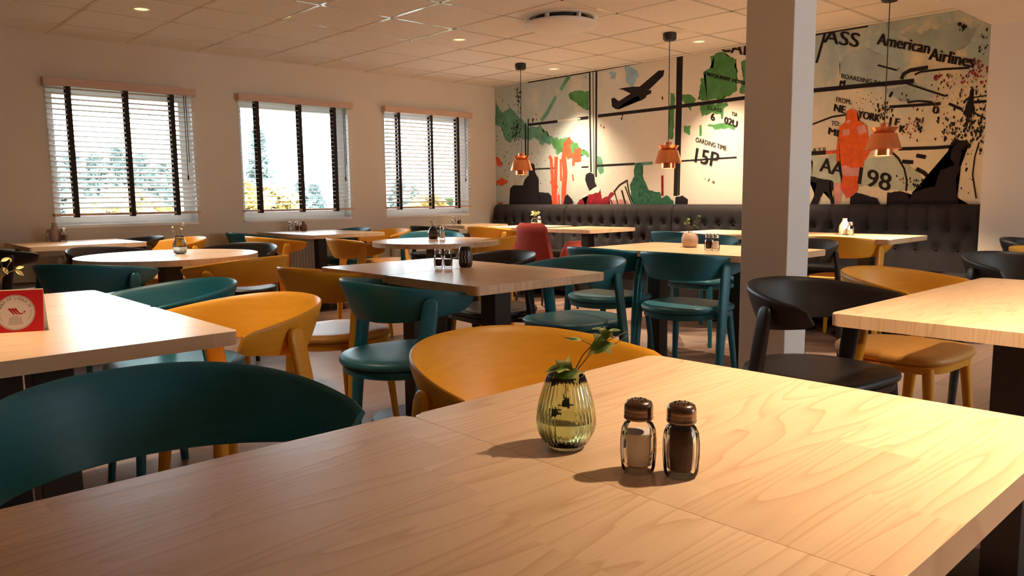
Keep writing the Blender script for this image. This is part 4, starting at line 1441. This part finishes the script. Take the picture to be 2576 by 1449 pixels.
g.link(g.mix(g.math('MULTIPLY', st, band), (0.012, 0.010, 0.012), (0.55, 0.50, 0.46)), 'Base Color')
cp = thing('ceramic_vase', 'black ceramic vase with pale zigzag lines on the middle table', 'vase', (2.232, 2.70, TOP))
bm = bmesh.new()
lathe_thin(bm, [(0.022, 0.0), (0.029, 0.004), (0.032, 0.020), (0.0325, 0.050), (0.031, 0.072), (0.027, 0.088), (0.022, 0.094)], [(0.0195, 0.094), (0.024, 0.086), (0.028, 0.07), (0.029, 0.02), (0.02, 0.006)], 48)
new_mesh_obj('vase_body', bm, M_zig, cp, True, 50)

def sprigs(root, z0, n, h, spread, M, seed, size, name='plant_sprig', lobes=False):
    rnd = random.Random(seed)
    bm = bmesh.new()
    tips = []
    for k in range(n):
        a = rnd.uniform(0, 2*PI)
        s = rnd.uniform(0.4, 1)*spread
        tip = (s*math.cos(a), s*math.sin(a), z0+h*rnd.uniform(0.55, 1.0))
        tube(bm, [(0.004*math.cos(a), 0.004*math.sin(a), z0-0.03), (tip[0]*0.5, tip[1]*0.5, z0+(tip[2]-z0)*0.6), tip], 0.0012, 6, 0.0008)
        tips.append((tip, a))
    st_ = new_mesh_obj(name, bm, M_stem, root, True)
    for tip, a in tips:
        for q in range(3):
            b = a+rnd.uniform(-1.6, 1.6)
            d = (tip[0]+math.cos(b), tip[1]+math.sin(b), tip[2]+rnd.uniform(-0.5, 0.5))
            p = (tip[0]*(1-0.16*q), tip[1]*(1-0.16*q), z0+(tip[2]-z0)*(1-0.18*q))
            leaf(st_, p, d, (rnd.uniform(-.3, .3), rnd.uniform(-.6, 0), 1), size*rnd.uniform(0.7, 1.15), M, lobes)
M_herb = noisy('herb_leaf', (0.06, 0.13, 0.03), (0.16, 0.24, 0.06), 40, 0.5)
M_petal = noisy('pale_petal', (0.55, 0.52, 0.14), (0.75, 0.70, 0.35), 40, 0.6)

# potted plant table
pt = thing('plant_pot', 'small clay pot with a green plant on the table behind the pillar', 'plant', (3.973, 2.664, TOP))
bm = bmesh.new()
lathe_thin(bm, [(0.030, 0), (0.040, 0.006), (0.050, 0.032), (0.050, 0.056), (0.042, 0.082), (0.034, 0.088)], [(0.030, 0.088), (0.038, 0.08), (0.045, 0.055), (0.045, 0.03), (0.03, 0.010)], 40)
new_mesh_obj('pot', bm, M_clay, pt, True, 50)
sprigs(pt, 0.086, 7, 0.12, 0.055, M_herb, 4, 0.038)
shaker(3.838, 2.447, 'pepper', 'dark filled shaker right of the potted plant', GS, M_steel, fill=0.8, s=1.12)
shaker(3.835, 2.398, 'salt', 'light filled shaker right of the potted plant, next to the pillar', GS, M_steel, fill=0.8, s=1.12)

# round tables
bv = thing('glass_vase', 'clear glass bud vase with a thin sprig on the glaring round table', 'vase', (1.675, 4.70, TOP))
bm = bmesh.new()
lathe_thin(bm, [(0.026, 0), (0.034, 0.004), (0.040, 0.03), (0.040, 0.05), (0.030, 0.082), (0.022, 0.098), (0.026, 0.108)], [(0.023, 0.108), (0.019, 0.098), (0.027, 0.08), (0.037, 0.05), (0.037, 0.03), (0.028, 0.008)], 40, lambda a, z: 1+0.03*math.cos(12*a))
new_mesh_obj('vase_body', bm, M_smoke_glass, bv, True)
sprigs(bv, 0.10, 2, 0.11, 0.05, M_petal, 9, 0.025)
dv = thing('ceramic_vase', 'round dark vase with a fine pattern and green sprig on the middle round table', 'vase', (3.60, 4.74, TOP))
M_dot = mat('dark_dotted_glaze', (0.012, 0.010, 0.012), 0.22)
g = G(M_dot)
sp = g.n('ShaderNodeSeparateXYZ', {0: g.n('ShaderNodeTexCoord').outputs['Object']})
f1 = g.math('LESS_THAN', g.math('FRACT', g.math('MULTIPLY', sp.outputs[2], 110.0)), 0.4)
f2 = g.math('LESS_THAN', g.math('FRACT', g.math('MULTIPLY', g.math('ARCTAN2', sp.outputs[1], sp.outputs[0]), 9.0)), 0.5)
bd = g.math('MULTIPLY', g.math('GREATER_THAN', sp.outputs[2], 0.02), g.math('LESS_THAN', sp.outputs[2], 0.066))
g.link(g.mix(g.math('MULTIPLY', bd, g.math('MULTIPLY', f1, f2)), (0.012, 0.010, 0.012), (0.40, 0.30, 0.24)), 'Base Color')
bm = bmesh.new()
lathe_thin(bm, [(0.026, 0), (0.034, 0.004), (0.043, 0.03), (0.043, 0.052), (0.030, 0.078), (0.019, 0.090), (0.020, 0.098)], [(0.017, 0.098), (0.016, 0.09), (0.026, 0.078), (0.039, 0.05), (0.039, 0.03), (0.03, 0.008)], 40)
new_mesh_obj('vase_body', bm, M_dot, dv, True, 50)
sprigs(dv, 0.095, 4, 0.075, 0.03, M_herb, 12, 0.025)
shaker(3.615, 4.645, 'salt', 'single shaker beside the round dark vase', GS, M_steel, fill=0.8, s=1.15)

# tables under the windows
def bottle_vase(x, y, M, label, h=0.11, s=1.0):
    r = thing('ceramic_vase', label, 'vase', (x, y, TOP))
    bm = bmesh.new()
    lathe_thin(bm, [(0.022*s, 0), (0.030*s, 0.004), (0.034*s, h*0.30), (0.032*s, h*0.55), (0.018*s, h*0.80), (0.013*s, h*0.90), (0.015*s, h)], [(0.011*s, h), (0.010*s, h*0.9), (0.015*s, h*0.8), (0.028*s, h*0.55), (0.03*s, h*0.3), (0.02*s, 0.008)], 36)
    new_mesh_obj('vase_body', bm, M, r, True, 50)
M_mauve = noisy('mauve_stoneware', (0.26, 0.17, 0.15), (0.32, 0.22, 0.19), 30, 0.5)
shaker(1.50, 7.09, 'salt', 'left shaker beside the mauve vase under the first window', GS, M_steel, fill=0.6, s=1.15)
bottle_vase(1.53, 7.02, M_mauve, 'mauve stoneware vase between two shakers under the window farthest from the mural', 0.15, 1.25)
shaker(1.575, 6.96, 'pepper', 'right shaker beside the mauve vase under the first window', GS, M_steel, fill=0.7, s=1.25)
shaker(3.62, 7.10, 'salt', 'left of two shakers on the middle window table', GS, M_steel, fill=0.5, s=1.1)
shaker(3.66, 7.05, 'pepper', 'right of two shakers on the middle window table', GS, M_steel, fill=0.8, s=1.1)
bottle_vase(3.72, 7.03, noisy('plum_glaze', (0.16, 0.06, 0.06), (0.22, 0.09, 0.085), 30, 0.35), 'small plum coloured vase on the middle window table', 0.095, 1.1)
shaker(5.58, 6.95, 'salt', 'light filled shaker on the small corner table', GS, M_steel, fill=0.6, s=1.15)
shaker(5.60, 6.88, 'pepper', 'dark filled shaker on the small corner table', GS, M_steel, fill=0.8, s=1.15)

# tables at the sofa
fv = thing('glass_vase', 'glass vase of pale flowers on the table left of the red armchair', 'vase', (5.96, 6.00, TOP))
bm = bmesh.new()
lathe_thin(bm, [(0.028, 0), (0.038, 0.004), (0.045, 0.04), (0.036, 0.07), (0.030, 0.085)], [(0.026, 0.085), (0.032, 0.07), (0.041, 0.04), (0.03, 0.008)], 36)
new_mesh_obj('vase_body', bm, M_smoke_glass, fv, True)
sprigs(fv, 0.085, 9, 0.075, 0.06, M_petal, 21, 0.034, 'flower_sprig')
shaker(5.93, 5.90, 'salt', 'light filled shaker beside the flower vase at the sofa', GS, M_steel, fill=0.8, s=1.2)
bottle_vase(5.86, 2.545, M_ivory, 'ivory ceramic vase on the table at the right end of the sofa', 0.125, 1.2)
shaker(5.80, 2.475, 'salt', 'shaker beside the ivory vase at the right end of the sofa', GS, M_steel, fill=0.6, s=1.2)

# red tent card on the left table
M_cardred = mat('red_card', (0.62, 0.012, 0.020), 0.5)
M_cardwhite = mat('white_card', (0.78, 0.72, 0.66), 0.6)
M_ink = mat('grey_ink', (0.10, 0.07, 0.07), 0.6)
M_inkl = mat('pale_ink', (0.42, 0.36, 0.33), 0.6)
CW, CHT, CD = 0.122, 0.104, 0.044
cd_yaw = math.atan2(-0.905, -0.425)                    # the printed side looks towards the near tables
cdir = Vector((math.cos(cd_yaw+PI/2), math.sin(cd_yaw+PI/2), 0))
right_corner = Vector((0.433, 2.178, TOP))
ccen = right_corner-cdir*(CW/2)+Vector((math.cos(cd_yaw), math.sin(cd_yaw), 0))*(-CD/2)
card = thing('tent_card', 'red folded table card with a white round emblem, on the left table', 'sign', ccen, cd_yaw)
lean = math.atan2(CD/2, CHT)
def card_pt(u, v, d=0.0):
    """u across (to the right seen from the front), v up the printed face"""
    f = v/CHT
    return (CD/2*(1-f)+d*math.cos(lean), u, v+d*math.sin(lean))
bm = bmesh.new()
for sg in (1, -1):
    q = []
    for u, v in ((-CW/2, 0), (CW/2, 0), (CW/2, CHT), (-CW/2, CHT)):
        f = v/CHT
        q.append((sg*CD/2*(1-f), u, v))
    if sg < 0:
        q.reverse()
    a = [bm.verts.new(p) for p in q]
    b = [bm.verts.new((p[0]-sg*0.0012, p[1], p[2]-0.0003)) for p in q]
    bm.faces.new(a)
    bm.faces.new(b[::-1])
    for i in range(4):
        j = (i+1) % 4
        bm.faces.new((a[j], a[i], b[i], b[j]))
new_mesh_obj('folded_card', bm, M_cardwhite, card)['label'] = 'white folded card stock'
def card_poly(name, polys, M, d, parent=None):
    bm = bmesh.new()
    for p in polys:
        f = bm.faces.new([bm.verts.new(card_pt(u, v, d)) for u, v in p])
    bm.normal_update()
    for f in bm.faces:
        if f.normal.x < 0:
            f.normal_flip()
    return new_mesh_obj(name, bm, M, parent or card)
card_poly('red_print', [[(-CW/2, 0), (CW/2, 0), (CW/2, CHT), (-CW/2, CHT)]], M_cardred, 0.0003)
EC, ER = (0.0, 0.048), 0.043
def circ(r, n=64, c=EC):
    return [(c[0]+r*math.cos(2*PI*k/n), c[1]+r*math.sin(2*PI*k/n)) for k in range(n)]
card_poly('emblem', [circ(ER)], M_cardwhite, 0.0006)
bm_r = []
for k in range(64):
    a, b = 2*PI*k/64, 2*PI*(k+1)/64
    bm_r.append([(EC[0]+r*math.cos(t_), EC[1]+r*math.sin(t_)) for r, t_ in ((ER*0.965, a), (ER*0.965, b), (ER*0.945, b), (ER*0.945, a))])
for a0, a1 in ((170, 215), (-35, 10)):
    n = 12
    for k in range(n):
        a, b = math.radians(a0+(a1-a0)*k/n), math.radians(a0+(a1-a0)*(k+1)/n)
        bm_r.append([(EC[0]+r*math.cos(t_), EC[1]+r*math.sin(t_)) for r, t_ in ((ER*0.80, a), (ER*0.80, b), (ER*0.785, b), (ER*0.785, a))])
card_poly('emblem_rings', bm_r, M_ink, 0.0009)
def arc_text(s, rad, a0, a1, size, M, name):
    bm = bmesh.new()
    n = len(s)
    for i, ch in enumerate(s):
        if ch == ' ':
            continue
        t_ = math.radians(a0+(a1-a0)*i/(n-1))
        tb = text_bm(ch)
        xm = sum((min(v.co.x for v in tb.verts), max(v.co.x for v in tb.verts)))/2
        mp = {}
        for v in tb.verts:
            x, y = (v.co.x-xm)*size, v.co.y*size
            u = EC[0]+(rad+y)*math.cos(t_)+x*math.sin(t_)
            w = EC[1]+(rad+y)*math.sin(t_)-x*math.cos(t_)
            mp[v] = bm.verts.new(card_pt(u, w, 0.0009))
        for f in tb.faces:
            bm.faces.new([mp[v] for v in f.verts])
        tb.free()
    bm.normal_update()
    for f in bm.faces:
        if f.normal.x < 0:
            f.normal_flip()
    new_mesh_obj(name, bm, M, card)
arc_text('BOKA PÅ LIGULA.SE', ER*0.74, 158, 22, 0.0090, M_ink, 'lettering')
M_logo = mat('red_ink', (0.42, 0.015, 0.03), 0.5)
logo = []
for k in range(3):
    x = -0.019+0.0075*k
    top_ = 0.070
    b0, b1 = (x, top_-0.004), (x+0.014, 0.050)
    logo.append([(b0[0], b0[1]), (b0[0]+0.004, b0[1]+0.004), (b0[0]+0.0065, b0[1]+0.002), (b1[0]+0.004, b1[1]), (b1[0], b1[1])])
logo.append([(0.011, 0.0525), (0.016, 0.050), (0.020, 0.052), (0.0215, 0.0565), (0.0205, 0.0565), (0.018, 0.0535), (0.014, 0.0535), (0.012, 0.0545)])
logo.append([(0.020, 0.058), (0.0235, 0.060), (0.026, 0.059), (0.0255, 0.055), (0.0225, 0.0515), (0.0235, 0.056)])
rs = lambda P: [[(u*0.843, (v-0.056)*0.843+EC[1]) for u, v in p] for p in P]
card_poly('logo', rs(logo), M_logo, 0.0009)
tl = []
for k, w in enumerate((0.009, 0.016, 0.017, 0.017, 0.0185, 0.020)):
    v = 0.043-0.0042*k
    tl.append([(-w, v), (w, v), (w, v+0.0018), (-w, v+0.0018)])
card_poly('small_print', rs(tl), M_inkl, 0.0009)

# plant behind the card, mostly outside the picture
pl = thing('glass_vase', 'vase with yellow budding sprigs at the left picture edge behind the red card', 'vase', (0.155, 2.72, TOP))
bm = bmesh.new()
lathe_thin(bm, [(0.024, 0), (0.034, 0.004), (0.038, 0.03), (0.034, 0.06), (0.022, 0.09)], [(0.019, 0.09), (0.031, 0.06), (0.035, 0.03), (0.026, 0.008)], 36)
new_mesh_obj('vase_body', bm, M_smoke_glass, pl, True)
def rel(px, py, dist):
    d = cf*FPX+cr*(px-IW/2)-cu*(py-IH/2)
    k = dist/math.hypot(d.x, d.y)
    p = Vector((0, 0, EYE))+d*k-Vector((0.155, 2.72, TOP))
    return p
DS = math.hypot(0.155, 2.72)
bm = bmesh.new()
nod = [rel(v[0], v[1], DS) for v in ((-20, 725), (8, 690), (22, 665), (30, 652))]
tube(bm, [Vector((0, 0, 0.07)), Vector((0.01, 0, 0.11))]+nod[:1]+[rel(15, 688, DS), rel(42, 678, DS)], 0.0016, 6, 0.001)
tube(bm, nod, 0.0014, 6, 0.0009)
tube(bm, [rel(-20, 725, DS), rel(5, 672, DS), rel(2, 660, DS)], 0.0014, 6, 0.0009)
st_ = new_mesh_obj('plant_sprig', bm, M_stem, pl, True)
for (bx, by), (tx, ty), s_ in (((38, 680), (58, 690), 0.028), ((40, 676), (52, 672), 0.022), ((8, 672), (18, 686), 0.026), ((2, 658), (22, 648), 0.026), ((28, 660), (27, 651), 0.013)):
    leaf(st_, rel(bx, by, DS), rel(tx, ty, DS), (-0.1, -0.8, 0.6), s_, M_petal, False)

# ------------------------------------------------------------------ outside the windows
bm = bmesh.new()
box(bm, -60, 120, W_Y+0.6, 160, -0.9, -0.6)
struct('ground_outside', bm, noisy('pale_bounce_ground', (0.42, 0.40, 0.36), (0.50, 0.48, 0.44), 0.4, 0.95))  # ground made pale to bounce added daylight onto slats and ceiling
M_conifer = noisy('conifer_foliage', (0.11, 0.15, 0.14), (0.20, 0.24, 0.22), 2.0, 0.9)
M_autumn = noisy('autumn_foliage', (0.42, 0.30, 0.10), (0.55, 0.44, 0.18), 2.0, 0.9)
M_bush = noisy('green_foliage', (0.07, 0.13, 0.05), (0.14, 0.20, 0.08), 2.0, 0.9)
M_bark = noisy('bark', (0.06, 0.045, 0.035), (0.10, 0.08, 0.06), 4.0, 0.9)
def tree(x, y, h, w, kind, label, seed):
    M = {'conifer': M_conifer, 'autumn': M_autumn, 'bush': M_bush}[kind]
    r = thing('conifer_tree' if kind == 'conifer' else 'leafy_tree', label, 'tree', (x, y, -0.6), seed, 'trees outside the windows')
    rnd = random.Random(seed)
    bm = bmesh.new()
    tube(bm, [(0, 0, 0), (0.05, 0, h*0.5), (0, 0, h*0.9)], 0.10*w, 8, 0.02)
    new_mesh_obj('trunk', bm, M_bark, r, True)
    bm = bmesh.new()
    for k in range(1500):
        f = rnd.random()
        if kind == 'conifer':
            z = h*(0.08+0.92*f)
            tier = 0.65+0.35*((f*9) % 1 < 0.5)
            rad = w*(1-f)*tier*math.sqrt(rnd.random())+0.05
        else:
            z = h*(0.20+0.80*f)
            rad = w*math.sqrt(max(0.03, 1-((f-0.42)/0.60)**2))*rnd.random()**0.4*(0.8+0.25*math.sin(seed+7*f))
        a = rnd.uniform(0, 2*PI)
        p = Vector((rad*math.cos(a), rad*math.sin(a), z))
        s = rnd.uniform(0.09, 0.20)*(0.6+0.4*w)
        u = Vector((rnd.gauss(0, 1), rnd.gauss(0, 1), rnd.gauss(0, .6))).normalized()
        v = u.orthogonal().normalized()
        bm.faces.new([bm.verts.new(p+q) for q in (u*s, v*s*0.6, -u*s, -v*s*0.6)])
    new_mesh_obj('crown', bm, M, r)
def ray_at(px, dist):
    d = cf*FPX+cr*(px-IW/2)
    k = dist/math.hypot(d.x, d.y)
    return d.x*k, d.y*k
TREES = [(150, 30, 2.9, 1.7, 'conifer'), (205, 31, 3.3, 1.6, 'conifer'), (262, 29, 3.1, 1.8, 'conifer'), (318, 32, 3.5, 1.7, 'conifer'), (375, 30, 3.2, 1.9, 'conifer'), (430, 31, 3.0, 1.6, 'conifer'),
         (255, 21, 1.6, 1.0, 'autumn'), (330, 22, 1.9, 0.9, 'autumn'), (390, 21, 1.5, 1.2, 'autumn'), (200, 22, 1.2, 0.9, 'bush'),
         (625, 27, 2.1, 1.1, 'autumn'), (668, 30, 4.2, 1.2, 'conifer'), (700, 24, 2.0, 1.3, 'autumn'), (765, 30, 2.2, 1.3, 'conifer'), (800, 28, 2.1, 1.0, 'conifer'), (770, 22, 1.0, 0.7, 'bush'), (740, 23, 1.4, 0.7, 'autumn'),
         (1010, 34, 2.3, 1.4, 'conifer'), (1045, 33, 2.1, 1.3, 'conifer'), (1085, 34, 1.6, 1.2, 'autumn'), (1130, 34, 1.5, 1.4, 'bush')]
KN = {'conifer': 'blue green conifer', 'autumn': 'yellow autumn tree', 'bush': 'green bush'}
PL = ['farthest left', 'second from the left', 'third from the left', 'fourth from the left', 'fifth from the left', 'last on the right']
cnt = {}
for i, (px, dist, h, w, kind) in enumerate(TREES):
    wn_ = 'the window farthest from the mural' if px < 520 else 'the middle window' if px < 920 else 'the window nearest the mural'
    k = (kind, wn_)
    cnt[k] = cnt.get(k, 0)+1
    d2 = (19, 24, 30, 37, 46, 58)[(cnt[k]-1) % 6]*{'conifer': 1.0, 'autumn': 0.55, 'bush': 0.80}[kind]
    f2 = d2/dist
    h, w = 1.66+(h-1.66)*f2, w*f2
    x, y = ray_at(px, d2)
    tree(x, y, h, w, kind, '%s outside %s, %s' % (KN[kind], wn_, PL[min(cnt[k]-1, 5)]), i+1)
